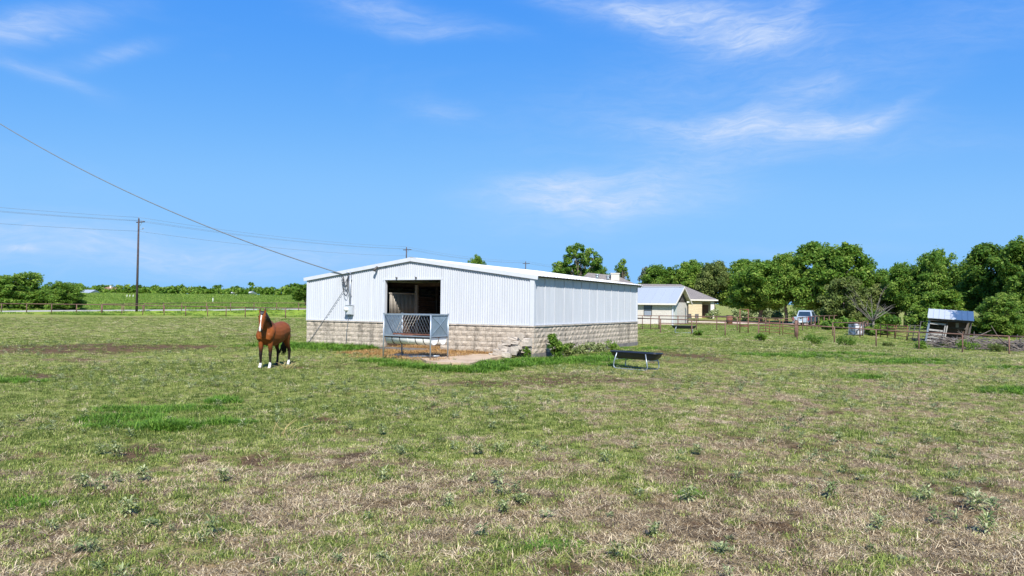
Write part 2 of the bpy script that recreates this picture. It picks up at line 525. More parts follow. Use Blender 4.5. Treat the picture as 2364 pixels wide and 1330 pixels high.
M['metal_roof'] = siding_mat('pale_blue_grey_metal_roof', (0.29, 0.325, 0.37), 0.15)
M['stone_white'] = brick_mat('pale_coursed_stone', (0.62, 0.585, 0.535), (0.54, 0.50, 0.45), (0.48, 0.44, 0.38), 0.5, 0.16)
M['stone_cream'] = brick_mat('cream_coursed_stone', (0.60, 0.50, 0.33), (0.50, 0.40, 0.26), (0.40, 0.33, 0.23), 0.5, 0.16)
M['gable_wood'] = simple('weathered_gable_board', (0.075, 0.064, 0.058), 0.9, var=0.35, scale=5, rnd=0.3)
M['fascia'] = simple('painted_fascia', (0.62, 0.58, 0.52), 0.6, var=0.06)
M['pale_door'] = simple('pale_door', (0.52, 0.55, 0.52), 0.5, var=0.06)
M['brown_door'] = simple('brown_door', (0.16, 0.075, 0.045), 0.6, var=0.2)
M['window_frame'] = simple('dark_window_frame', (0.06, 0.055, 0.05), 0.5)
M['pink_paving'] = simple('pinkish_paving', (0.50, 0.36, 0.30), 0.9, var=0.12, scale=0.8)
M['gravel'] = simple('pale_gravel', (0.30, 0.29, 0.255), 1.0, var=0.15, scale=1.2)
M['truck_paint'] = simple('silver_white_paint', (0.40, 0.47, 0.55), 0.25, 0.15, var=0.04, spec=0.7)
M['truck_blue'] = simple('dark_blue_paint', (0.035, 0.055, 0.13), 0.25, var=0.05, spec=0.7)
M['chrome'] = simple('chrome', (0.62, 0.63, 0.65), 0.2, 0.9, var=0.05)
M['tyre'] = simple('tyre_rubber', (0.015, 0.015, 0.016), 0.8)
M['red_lens'] = simple('red_lens', (0.32, 0.02, 0.02), 0.2)
M['plate'] = simple('white_plate', (0.7, 0.7, 0.7), 0.5)
M['shed_sheet'] = simple('weathered_shed_sheet', (0.20, 0.25, 0.31), 0.5, 0.3, var=0.2, scale=3)
M['old_board'] = simple('weathered_grey_board', (0.29, 0.28, 0.27), 0.9, var=0.25, scale=5, rnd=0.2)
M['bark'] = simple('grey_bark', (0.15, 0.12, 0.095), 0.95, var=0.35, scale=4, bmp=0.5)
M['bark_pale'] = simple('pale_dead_wood', (0.135, 0.12, 0.105), 0.95, var=0.25, scale=5)
M['brush'] = simple('dead_brushwood', (0.13, 0.11, 0.095), 0.95, var=0.3, scale=3, rnd=0.2)
M['cap'] = simple('cap_block', (0.42, 0.37, 0.315), 0.95, var=0.25, scale=8, bmp=0.5, rnd=0.15, c2=(0.16, 0.14, 0.115), cov=(0.5, 0.75))
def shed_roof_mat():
    m, b, p, o = mat('patchy_blue_white_shed_roof')
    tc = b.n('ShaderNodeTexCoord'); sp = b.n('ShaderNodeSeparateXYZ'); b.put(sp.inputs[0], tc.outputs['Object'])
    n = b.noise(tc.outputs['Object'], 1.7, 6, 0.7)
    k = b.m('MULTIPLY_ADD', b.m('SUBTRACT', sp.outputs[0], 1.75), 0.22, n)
    cc = b.mix(b.ramp(k, [(0.50, 0.0), (0.56, 1.0)]), (0.36, 0.39, 0.42), (0.045, 0.085, 0.15))  # pale grey turns to dark blue along x, edge broken by noise
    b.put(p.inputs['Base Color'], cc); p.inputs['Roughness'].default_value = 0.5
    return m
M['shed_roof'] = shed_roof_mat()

# ------------------------------------------------------------------ ground
W_, L_, EZ, RZ, BH = 11.5314, 12.0748, 2.8511, 3.6304, 1.07
# bare or trampled places, by photo pixel: px, py, half-size in metres across and in depth, strength
BARE = [(90, 808, 4.5, 2.6, 1.0), (230, 800, 4.0, 1.5, .8), (380, 798, 4.0, 1.2, .8), (120, 830, 3.0, 1.0, .6), (40, 868, 1.4, .8, .7), (720, 847, 1.6, .45, .9), (800, 838, 1.2, .4, .6), (860, 812, 1.2, 1.6, .7),
        (1570, 818, 2.2, 2.6, .9), (1480, 868, 3.0, 1.8, .55), (1350, 880, 2.4, 1.0, .5), (1180, 885, 1.5, .8, .5), (1640, 838, 2.4, 1.4, .5), (1160, 868, 1.4, .5, .5),
        (870, 850, 1.0, .5, .5), (740, 965, .5, .5, .6), (460, 985, .45, .35, .8), (820, 1000, .6, .35, .5), (1050, 890, 1.0, .5, .4),
        (220, 1130, .8, .3, .6), (560, 1060, 1.2, .5, .4), (900, 1090, .8, .35, .5), (1230, 1145, .5, .25, .6), (2240, 1120, .8, .3, .6), (1700, 1230, .9, .35, .55), (1690, 1090, .7, .3, .4)]
# lush places
LUSH = [(330, 930, 3.0, 1.6, .65), (470, 925, 2.2, .9, .5), (780, 812, 4.5, 1.6, .9), (640, 800, 5.0, 1.6, .6), (700, 870, 4.0, 3.0, .3), (250, 870, 5.0, 2.5, .35),
        (560, 850, 3.0, 1.6, .35), (1840, 822, 6.0, 2.2, .45), (2080, 834, 5.0, 1.6, .4), (2340, 900, 1.6, 1.2, .6), (1990, 870, 2.4, 1.0, .5), (1250, 840, 3.5, 1.0, .9), (1000, 852, 2.6, .6, .8),
        (1580, 795, 7.0, 4.0, .35), (1090, 1060, .9, .35, .5), (1080, 980, 1.6, .6, .3), (1230, 1260, .45, .18, .4), (1120, 1270, .35, .15, .4), (60, 1160, 1.0, .5, .4), (1560, 930, 1.5, .6, .3), (1980, 990, 2.5, 1.2, .3)]
def blobs(lst):
    out = []
    for px, py, rx, ry, s in lst:
        g = gp(px, py); out.append((g.x, g.y, rx, ry, s))
    return out
BARE, LUSH = blobs(BARE), blobs(LUSH)
def field(x, y):
    """greenness and bareness of the pasture"""
    x, y = np.asarray(x, float), np.asarray(y, float)
    r = np.hypot(x, y); q = x / np.maximum(y, 1)
    wx, wy = (fbm(x, y, .9, 41) - .5) * 1.6, (fbm(x, y, .9, 43) - .5) * 1.6
    n1, n2, n3 = fbm(x, y, 0.16, 21), fbm(x + 5, y * .75, 1.5, 23), fbm(x, y + 9, 4.2, 25, 3)
    g = 0.61 + .60 * (n1 - .5) + 1.0 * (n2 - .5) + 1.5 * (n3 - .5)
    g += .10 * smooth(7, 14, r) - .20 * (1 - smooth(7, 12, r)) + .12 * smooth(26, 45, r)
    g += .12 * (1 - smooth(-.35, .05, q)) * smooth(9, 12, r)
    g -= .18 * smooth(.1, .4, q) * (1 - smooth(18, 26, r)) * .6
    d = (2.2 * np.clip(fbm(x, y * .8, .9, 31) - .57, 0, 1) + 2.4 * np.clip(fbm(x, y * .8, 3.2, 33, 3) - .585, 0, 1)) * (1.25 - .85 * smooth(11, 20, r))
    for bx, by, rx, ry, s in LUSH:
        g = g + s * np.exp(-(((x + wx - bx) / rx) ** 2 + ((y + wy - by) / ry) ** 2))
    for bx, by, rx, ry, s in BARE:
        d = d + s * np.exp(-(((x + wx - bx) / rx) ** 2 + ((y + wy - by) / ry) ** 2))
    d = d * np.clip(.25 + 1.6 * (fbm(x, y * .6, 1.3, 35) - .1), 0, 1.3)
    far = smooth(92, 112, y) * (1 - smooth(.1, .25, q))
    rgt = smooth(46, 60, y) * smooth(.12, .2, q)
    g = g * (1 - far) + far * (1.05 + .5 * (n2 - .5)) + .22 * rgt
    d = d * (1 - far) * (1 - .7 * rgt)
    return np.clip(g, 0, 1.2), np.clip(d, 0, 1), far

def ground_mesh():
    az = np.unique(np.concatenate([np.linspace(-math.pi, math.pi, 73), np.linspace(R(-44), R(44), 560)]))
    az = az[:-1]
    r = np.concatenate([[0.3], np.geomspace(1.6, 60, 250), np.geomspace(61, 420, 90), np.geomspace(440, 3500, 14)])
    A, RR = np.meshgrid(az, r)
    x, y = (RR * np.sin(A)).ravel(), (RR * np.cos(A)).ravel()
    z = T(x, y)
    g, d, far = field(x, y)
    n = len(az)
    i, k = np.meshgrid(np.arange(len(r) - 1), np.arange(n), indexing='ij')
    k2 = (k + 1) % n
    F = np.stack([i * n + k, i * n + k2, (i + 1) * n + k2, (i + 1) * n + k], -1).reshape(-1, 4)[:, ::-1]
    g = g[:, None]; d = d[:, None]; far = far[:, None]
    straw, soil, green, lush = np.array([.265, .200, .118]), np.array([.118, .076, .043]), np.array([.220, .245, .070]), np.array([.22, .31, .035])
    gg = smooth(.2, .85, g)
    c = straw * (1 - gg) + green * gg
    c = c * (1 - far) + lush * far
    dd = smooth(.15, .75, d)
    c = c * (1 - dd) + soil * dd
    rgba = np.concatenate([c, np.ones_like(g)], 1)
    return fast_mesh('ground', np.stack([x, y, z], 1), F, {'gcol': ('FLOAT_COLOR', rgba)}, True)

def ground_mat():
    m, b, p, o = mat('pasture_ground')
    a = b.n('ShaderNodeAttribute', attribute_name='gcol')
    geo = b.n('ShaderNodeNewGeometry'); P = geo.outputs['Position']
    n1 = b.noise(P, 9, 6, 0.7); n2 = b.noise(P, 60, 4, 0.7); n3 = b.noise(P, 0.7, 5, 0.65)
    cc = b.mix(1.0, a.outputs['Color'], b.ramp(n1, [(0.30, (.34, .33, .31)), (0.5, (.9, .9, .9)), (0.72, (1.7, 1.62, 1.45))]), 'MULTIPLY')
    cc = b.mix(1.0, cc, b.ramp(n2, [(0.32, (.42, .42, .42)), (0.68, (1.5, 1.5, 1.45))]), 'MULTIPLY')
    cc = b.mix(b.ramp(n3, [(0.45, 0.0), (0.75, 0.35)]), cc, b.mix(1.0, a.outputs['Color'], (1.3, 1.2, .7), 'MULTIPLY'))
    b.put(p.inputs['Base Color'], cc)
    p.inputs['Roughness'].default_value = 1.0
    p.inputs['Specular IOR Level'].default_value = 0.1
    bump(b, p, b.m('ADD', b.m('MULTIPLY', n1, 1.0), b.m('MULTIPLY', n2, .5)), 0.9, 0.05)
    return m
go = link('ground', ground_mesh(), ground_mat())
tag(go, 'mown pasture of mixed green and straw coloured grass with bare patches', None, None, 'structure')

# gravel road beyond the fences on the left, draped on the ground
def strip(name, cl, width, dz, m, label):
    """cl: list of (px, Y) on the centre line"""
    P = []
    for (p0, y0), (p1, y1) in zip(cl[:-1], cl[1:]):
        for t in np.linspace(0, 1, 24, endpoint=False):
            P.append(at(p0 + (p1 - p0) * t, y0 + (y1 - y0) * t))
    V, F = [], []
    for i, p in enumerate(P):
        d = (P[min(i + 1, len(P) - 1)] - P[max(i - 1, 0)]); d.z = 0; d.normalize()
        nrm = Vector((-d.y, d.x, 0))
        for k in range(5):
            q = p + nrm * ((k / 4 - .5) * width * (1 + .12 * math.sin(i * .7)))
            V.append((q.x, q.y, Tz(q.x, q.y) + dz - (.12 if k in (0, 4) else 0)))
    for i in range(len(P) - 1):
        for k in range(4):
            a = i * 5 + k
            F.append((a, a + 1, a + 6, a + 5))
    mb = MB(); mb.add(V, F, True)
    o = mb.build(name, m)
    return tag(o, label, None, None, 'structure')
strip('gravel_road', [(-260, 103), (0, 107), (330, 117), (560, 126), (760, 137), (1000, 150)], 3.2, .12, M['gravel'], 'pale gravel road running behind the pipe fences on the left')
strip('driveway', [(1560, 101), (1700, 98), (1830, 93), (1960, 90)], 5.5, .10, M['pink_paving'], 'pinkish paved drive in front of the stone house')

# ------------------------------------------------------------------ grass
SRC = bpy.data.collections.new('tuft_sources')          # meshes for the grass scatter, not placed in the scene themselves

def blades(n, rad, h, w, lean, curl, seed, lmin=.3):
    """n blades of grass as triangles with a tint each"""
    g = np.random.default_rng(seed)
    a, rr = g.uniform(0, 2 * np.pi, n), rad * np.sqrt(g.uniform(0, 1, n))
    bx, by = rr * np.cos(a), rr * np.sin(a)
    d = g.uniform(0, 2 * np.pi, n)
    hh = h * g.uniform(.45, 1.15, n); ln = np.clip(lean * g.uniform(lmin, 1.3, n), 0, 1.52)
    ww = w * g.uniform(.6, 1.3, n)
    dx, dy = np.cos(d), np.sin(d)
    sx, sy = -dy, dx
    l1, l2 = ln, np.clip(ln + curl * g.uniform(.4, 1.2, n), 0, 1.75)
    mx, mz = hh * .55 * np.sin(l1), hh * .55 * np.cos(l1)
    tx, tz = mx + hh * .5 * np.sin(l2), mz + hh * .5 * np.cos(l2)
    z0 = np.full(n, -.01)
    def P(ox, oz, s): return np.stack([bx + dx * ox + sx * s, by + dy * ox + sy * s, oz], 1)
    V = np.stack([P(0 * hh, z0, -ww / 2), P(0 * hh, z0, ww / 2), P(mx, mz, -ww * .42), P(mx, mz, ww * .42), P(tx, np.maximum(tz, .004), 0 * ww)], 1).reshape(-1, 3)
    i = np.arange(n)[:, None] * 5
    F = np.concatenate([i + [0, 1, 3], i + [0, 3, 2], i + [2, 3, 4]], 1).reshape(-1, 3)
    return V, F, np.repeat(g.uniform(0, 1, n), 5)

def leaves_rosette(n, rad, h, lw, ll, seed, droop=.5):
    """leafy weed: lance shaped leaves on short stems"""
    g = np.random.default_rng(seed)
    Vs, Fs, Ts = [], [], []
    for i in range(n):
        a = g.uniform(0, 2 * np.pi); r0 = rad * g.uniform(0, .7); z0 = h * g.uniform(.1, 1.0)
        d = np.array([math.cos(a), math.sin(a), 0]); s = np.array([-d[1], d[0], 0])
        p0 = d * r0 * .5 + np.array([0, 0, z0])
        L, Wd = ll * g.uniform(.6, 1.2), lw * g.uniform(.7, 1.2)
        e0 = g.uniform(.1, .9); e1 = e0 - droop * g.uniform(.5, 1.5)
        m = p0 + (d * math.cos(e0) + np.array([0, 0, math.sin(e0)])) * L * .5
        t = m + (d * math.cos(e1) + np.array([0, 0, math.sin(e1)])) * L * .5
        b = len(Vs)
        fold = np.array([0, 0, Wd * .25])
        Vs += [p0, m - s * Wd / 2 + fold, m + s * Wd / 2 + fold, t]
        Fs += [(b, b + 1, b + 2), (b + 1, b + 3, b + 2)]
        Ts += [g.uniform(0, 1)] * 4
    return np.array(Vs), np.array(Fs), np.array(Ts)

def src(name, parts, m):
    V, F, t, n = [], [], [], 0
    for v, f, tt in parts:
        V.append(v); F.append(f + n); t.append(tt); n += len(v)
    me = fast_mesh(name, np.concatenate(V), np.concatenate(F), {'tint': ('FLOAT', np.concatenate(t))})
    me.materials.append(m)
    o = bpy.data.objects.new(name, me)
    return o

G_GREEN = blade_mat('green_grass', [(0.0, (.080, .120, .020)), (0.35, (.215, .285, .052)), (0.7, (.40, .43, .130)), (1.0, (.62, .57, .29))], .35)
G_MEADOW = blade_mat('meadow_grass', [(0.0, (.10, .175, .02)), (0.4, (.185, .31, .04)), (0.75, (.30, .40, .075)), (1.0, (.48, .48, .15))], .35)
G_DRY = blade_mat('dry_grass', [(0.0, (.055, .036, .022)), (0.3, (.18, .128, .075)), (0.62, (.40, .305, .175)), (1.0, (.68, .57, .38))], .2)  # darkest browns: dead leaves, plus shade between blades put into the colour
G_WEED = blade_mat('silver_weed_leaf', [(0.0, (.055, .085, .022)), (0.5, (.18, .225, .085)), (1.0, (.42, .45, .23))], .2)
G_LUSH = blade_mat('lush_grass', [(0.0, (.045, .115, .012)), (0.5, (.125, .265, .024)), (1.0, (.26, .38, .06))], .35)

def gn_scatter(name, P, rot, scl, tuft, idx, sources, label=None):
    c = bpy.data.collections.new(name + '_sources')
    for o in sources: c.objects.link(o)
    me = bpy.data.meshes.new(name)
    me.vertices.add(len(P)); me.vertices.foreach_set('co', np.asarray(P, np.float32).ravel())
    for nm, ty, arr in (('rot', 'FLOAT_VECTOR', rot), ('scl', 'FLOAT_VECTOR', scl), ('tuft', 'FLOAT', tuft), ('idx', 'INT', idx)):
        a = me.attributes.new(nm, ty, 'POINT')
        a.data.foreach_set('vector' if ty == 'FLOAT_VECTOR' else 'value', np.asarray(arr, np.int32 if ty == 'INT' else np.float32).ravel())
    o = bpy.data.objects.new(name, me); col.objects.link(o)
    nt = bpy.data.node_groups.new(name, 'GeometryNodeTree')
    nt.interface.new_socket('Geometry', in_out='INPUT', socket_type='NodeSocketGeometry')
    nt.interface.new_socket('Geometry', in_out='OUTPUT', socket_type='NodeSocketGeometry')
    N = nt.nodes
    gi, gout = N.new('NodeGroupInput'), N.new('NodeGroupOutput')
    ip = N.new('GeometryNodeInstanceOnPoints'); ci = N.new('GeometryNodeCollectionInfo')
    ci.inputs['Collection'].default_value = c
    ci.inputs['Separate Children'].default_value = True
    ci.inputs['Reset Children'].default_value = True
    ip.inputs['Pick Instance'].default_value = True
    def attr(nm, ty):
        x = N.new('GeometryNodeInputNamedAttribute'); x.data_type = ty
        x.inputs['Name'].default_value = nm
        return x.outputs['Attribute']
    ln = nt.links.new
    ln(gi.outputs[0], ip.inputs['Points']); ln(ci.outputs[0], ip.inputs['Instance'])
    ln(attr('idx', 'INT'), ip.inputs['Instance Index'])
    ln(attr('rot', 'FLOAT_VECTOR'), ip.inputs['Rotation']); ln(attr('scl', 'FLOAT_VECTOR'), ip.inputs['Scale'])
    ln(ip.outputs[0], gout.inputs[0])
    md = o.modifiers.new('scatter', 'NODES'); md.node_group = nt
    return tag(o, label, None, None, 'stuff')

def on_barn(x, y, grow=0.0):
    q = np.stack([x - BN[0], y - BN[1]], -1); u, w = q @ BEX, q @ BEY
    b = (u > -W_ - .1 - grow) & (u < .1 + grow) & (w > -.05 - grow) & (w < L_ + .1 + grow)
    return b
def on_slab(x, y):
    q = np.stack([x - BN[0], y - BN[1]], -1); u, w = q @ BEX, q @ BEY
    return (u > -4.4) & (u < -.75 - .25 * np.maximum(0, -w - 1.5)) & (w > np.interp(u, [-4.4, -2.5, -1.5, 0], [-2.8, -3.25, -4.0, -4.2])) & (w < .3)

def scatter_pasture():
    zones = [(2.5, 9, 230), (9, 15, 120), (15, 26, 62), (26, 48, 20), (48, 97, 8)]
    X, Y = [], []
    for r1, r2, dens in zones:
        n = int(R(78) / 2 * (r2 * r2 - r1 * r1) * dens)
        rr = np.sqrt(rng.uniform(r1 * r1, r2 * r2, n)); aa = rng.uniform(R(-39), R(39), n)
        X.append(rr * np.sin(aa)); Y.append(rr * np.cos(aa))
    x, y = np.concatenate(X), np.concatenate(Y)
    g, d, far = field(x, y)
    keep = ~on_barn(x, y, .05) & ~on_slab(x, y) & (rng.uniform(0, 1, len(x)) > d * .68)
    x, y, g, d = x[keep], y[keep], g[keep], d[keep]
    z = T(x, y); r = np.hypot(x, y)
    u = rng.uniform(0, 1, len(x))
    isg = u < smooth(.0, 1.0, g) * .84 + .08
    big = 1 + smooth(14, 60, r) * 1.6
    def put(name, mk, sel, sources, hs, tu, label):
        n = sel.sum()
        P = np.stack([x[sel], y[sel], z[sel]], 1)
        rot = np.stack([rng.normal(0, .12, n), rng.normal(0, .12, n), rng.uniform(0, 6.283, n)], 1)
        s = rng.uniform(.65, 1.35, n) * big[sel]
        scl = np.stack([s, s, rng.uniform(.6, 1.3, n) * hs[sel]], 1)
        gn_scatter(name, P, rot, scl, tu[sel] + rng.normal(0, .24, n), rng.integers(0, len(sources), n), sources, label)
    gs = [src('green_tuft', [blades(36, .09, .038, .0062, 1.05, .8, 100 + i), blades(3, .08, .075, .005, .7, .7, 150 + i)], G_GREEN) for i in range(5)]
    ds = [src('dry_tuft', [blades(46, .13, .075, .0045, 1.45, .1, 200 + i, .72), blades(1, .08, .10, .004, .7, .6, 250 + i)], G_DRY) for i in range(5)]
    hs = 1 + .0 * r
    put('grass', 'g', isg, gs, .8 + .5 * g, .62 - .38 * g + .06 * (r > 20), 'short green pasture grass growing in patches')
    put('dry_grass', 'd', ~isg, ds, .9 + .2 * g, .55 + .25 * (fbm(x, y, .7, 77) - .5) - .2 * d, 'dry straw coloured grass matted over the pasture')
scatter_pasture()

def scatter_lush():
    """taller, greener grass: beside the barn, along the fences and in clumps of the field"""
    ls = [src('lush_tuft', [blades(40, .16, .26, .012, .55, .8, 300 + i)], G_LUSH) for i in range(5)]
    P, H, TU = [], [], []
    def patch(px, py, rx, ry, n, h, tu=.45):
        c = gp(px, py)
        a, q = rng.uniform(0, 6.283, n), np.sqrt(rng.uniform(0, 1, n))
        x, y = c.x + rx * q * np.cos(a) + rng.normal(0, .1 * rx, n), c.y + ry * q * np.sin(a) + rng.normal(0, .1 * ry, n)
        k = ~on_barn(x, y, .05) & ~on_slab(x, y)
        x, y, q = x[k], y[k], q[k]
        P.append(np.stack([x, y, T(x, y)], 1)); H.append(h * (1.15 - .6 * q)); TU.append(np.full(len(x), tu))
    def along(ax, aw, bx, bw, sd, n, h, tu=.42):
        t = rng.uniform(0, 1, n)
        u = ax + (bx - ax) * t; w = aw + (bw - aw) * t - np.abs(rng.normal(0, sd, n))
        p = BN[None] + u[:, None] * BEX + w[:, None] * BEY
        k = ~on_barn(p[:, 0], p[:, 1], .03) & ~on_slab(p[:, 0], p[:, 1])
        p = p[k]
        P.append(np.stack([p[:, 0], p[:, 1], T(p[:, 0], p[:, 1])], 1)); H.append(h * rng.uniform(.5, 1.2, len(p))); TU.append(np.full(len(p), tu))
    along(-13.4, -.1, -7.5, -.1, .75, 420, 1.0)
    along(-11.5, -.05, -7.4, -.05, .25, 160, 1.05)
    for px, py, rx, ry, n, h in [(870, 836, .6, .35, 36, .8), (930, 846, .8, .35, 55, .85), (1000, 852, .8, .4, 60, .85), (1060, 858, .9, .35, 70, .95), (1120, 853, .8, .5, 70, 1.0),
                                 (1165, 843, .9, .8, 90, 1.05), (1230, 838, 1.0, .9, 120, 1.0), (1300, 836, 1.1, .8, 110, .95), (1370, 830, 1.2, 1.0, 110, .8), (1430, 818, 1.6, 1.2, 110, .7), (1490, 806, 2.0, 1.2, 90, .6), (1395, 843, .8, .3, 30, .6),
                                 (300, 968, .9, .45, 60, .62), (390, 990, .45, .28, 60, .85), (330, 950, .9, .35, 50, .55), (430, 945, .9, .4, 50, .5), (505, 930, .4, .25, 26, .6), (520, 922, .3, .2, 16, .55), (260, 985, .5, .25, 30, .5),
                                 (25, 880, .8, .35, 40, .7), (500, 978, .3, .18, 18, .7), (550, 980, .25, .15, 14, .5),
                                 (1830, 822, 2.6, .9, 90, .7), (1960, 818, 2.4, 1.0, 90, .7), (2090, 838, 1.8, .6, 70, .7), (2140, 832, 1.6, .5, 50, .6), (2340, 905, .8, .7, 50, .8), (2000, 872, .8, .4, 30, .6), (1800, 822, 2.0, .6, 40, .6), (2030, 833, 1.6, .5, 50, .6),
                                 (2340, 850, 1.2, .5, 40, .6), (90, 1163, .35, .2, 10, .4), (1240, 1262, .3, .15, 8, .25), (1290, 1260, .25, .12, 6, .25), (1590, 1148, .22, .14, 7, .35),
                                 (205, 727, 6, 2.0, 120, 1.5), (640, 738, 8, 2.5, 60, .7), (470, 734, 6, 2.5, 60, .7)]:
        patch(px, py, rx, ry, n, h, .42 if py > 760 else .55)
    P, H, TU = np.concatenate(P), np.concatenate(H), np.concatenate(TU)
    n = len(P)
    rot = np.stack([rng.normal(0, .1, n), rng.normal(0, .1, n), rng.uniform(0, 6.283, n)], 1)
    s = rng.uniform(.7, 1.2, n) * np.sqrt(H) * (1 + .012 * P[:, 1])
    gn_scatter('lush_grass', P, rot, np.stack([s, s, H * rng.uniform(.7, 1.2, n)], 1), TU + rng.normal(0, .13, n), rng.integers(0, 5, n), ls, 'tall lush green grass round the barn and along the fences')
    # silvery leafy weeds too small and many to count, all over the pasture
    ws = [src('weed_tuft', [leaves_rosette(30, .085, .11, .021, .085, 400 + i)], G_WEED) for i in range(5)]
    n = 4200
    rr = np.sqrt(rng.uniform(16, 40 ** 2, n)); aa = rng.uniform(R(-38), R(38), n)
    x, y = rr * np.sin(aa), rr * np.cos(aa)
    w = fbm(x, y, .35, 61)
    k = (rng.uniform(0, 1, n) < smooth(.38, .62, w)) & ~on_barn(x, y, .1) & ~on_slab(x, y)
    x, y = x[k], y[k]; n = len(x)
    s = rng.uniform(.4, 1.05, n)
    gn_scatter('small_weeds', np.stack([x, y, T(x, y)], 1), np.stack([rng.normal(0, .1, n), rng.normal(0, .1, n), rng.uniform(0, 6.283, n)], 1),
               np.stack([s, s, s * rng.uniform(.6, 1.2, n)], 1), rng.uniform(.25, .75, n), rng.integers(0, 5, n), ws, 'small silvery green weeds dotted over the pasture')
    # the rough green meadow beyond the road, and rough growth in the far right paddock
    ms = [src('meadow_tuft', [blades(80, .65, .55, .035, .6, .7, 500 + i), leaves_rosette(26, .55, .35, .07, .2, 520 + i)], G_MEADOW) for i in range(4)]
    n = 12000
    yy = 100 + (rng.uniform(0, 1, n) ** 1.3) * 205
    px = rng.uniform(-40, 900, n)
    x = (px - 1182) / FOC * yy
    dr = np.abs(yy - np.interp(px, [-40, 0, 330, 560, 760, 1000], [106, 107, 117, 126, 137, 150]))
    k = (dr > 3.2) & ((yy > np.interp(px, [-40, 0, 330, 560, 760, 1000], [106, 107, 117, 126, 137, 150])) | (rng.uniform(0, 1, n) < .12))
    n2 = 2600
    y2 = rng.uniform(48, 92, n2); p2 = rng.uniform(1480, 2400, n2); x2 = (p2 - 1182) / FOC * y2
    x, yy = np.concatenate([x[k], x2]), np.concatenate([yy[k], y2])
    far = np.concatenate([np.ones(k.sum()), np.zeros(n2)])
    n = len(x)
    s = np.where(far > 0, rng.uniform(.7, 1.5, n) * (.3 + yy / 170), rng.uniform(.35, .6, n))
    hz = np.where(far > 0, rng.uniform(.3, .75, n), rng.uniform(.15, .32, n))
    gn_scatter('meadow', np.stack([x, yy, T(x, yy)], 1), np.stack([0 * x, 0 * x, rng.uniform(0, 6.283, n)], 1), np.stack([s, s, s * hz], 1),
               np.where(far > 0, .42, .5) + rng.normal(0, .12, n), rng.integers(0, 4, n), ms, 'rough green meadow growth beyond the fences')
scatter_lush()

# ------------------------------------------------------------------ barn
barn = thing('barn', 'low white metal barn on a rough block base with open doorway', 'barn', (BN[0], BN[1], 0), -TH)
def roof_z(x): return EZ + .13 + (RZ - EZ) * (1 - abs(x + W_ / 2) / (W_ / 2))
DX0, DX1, DTOP = -7.10, -4.24, 2.845

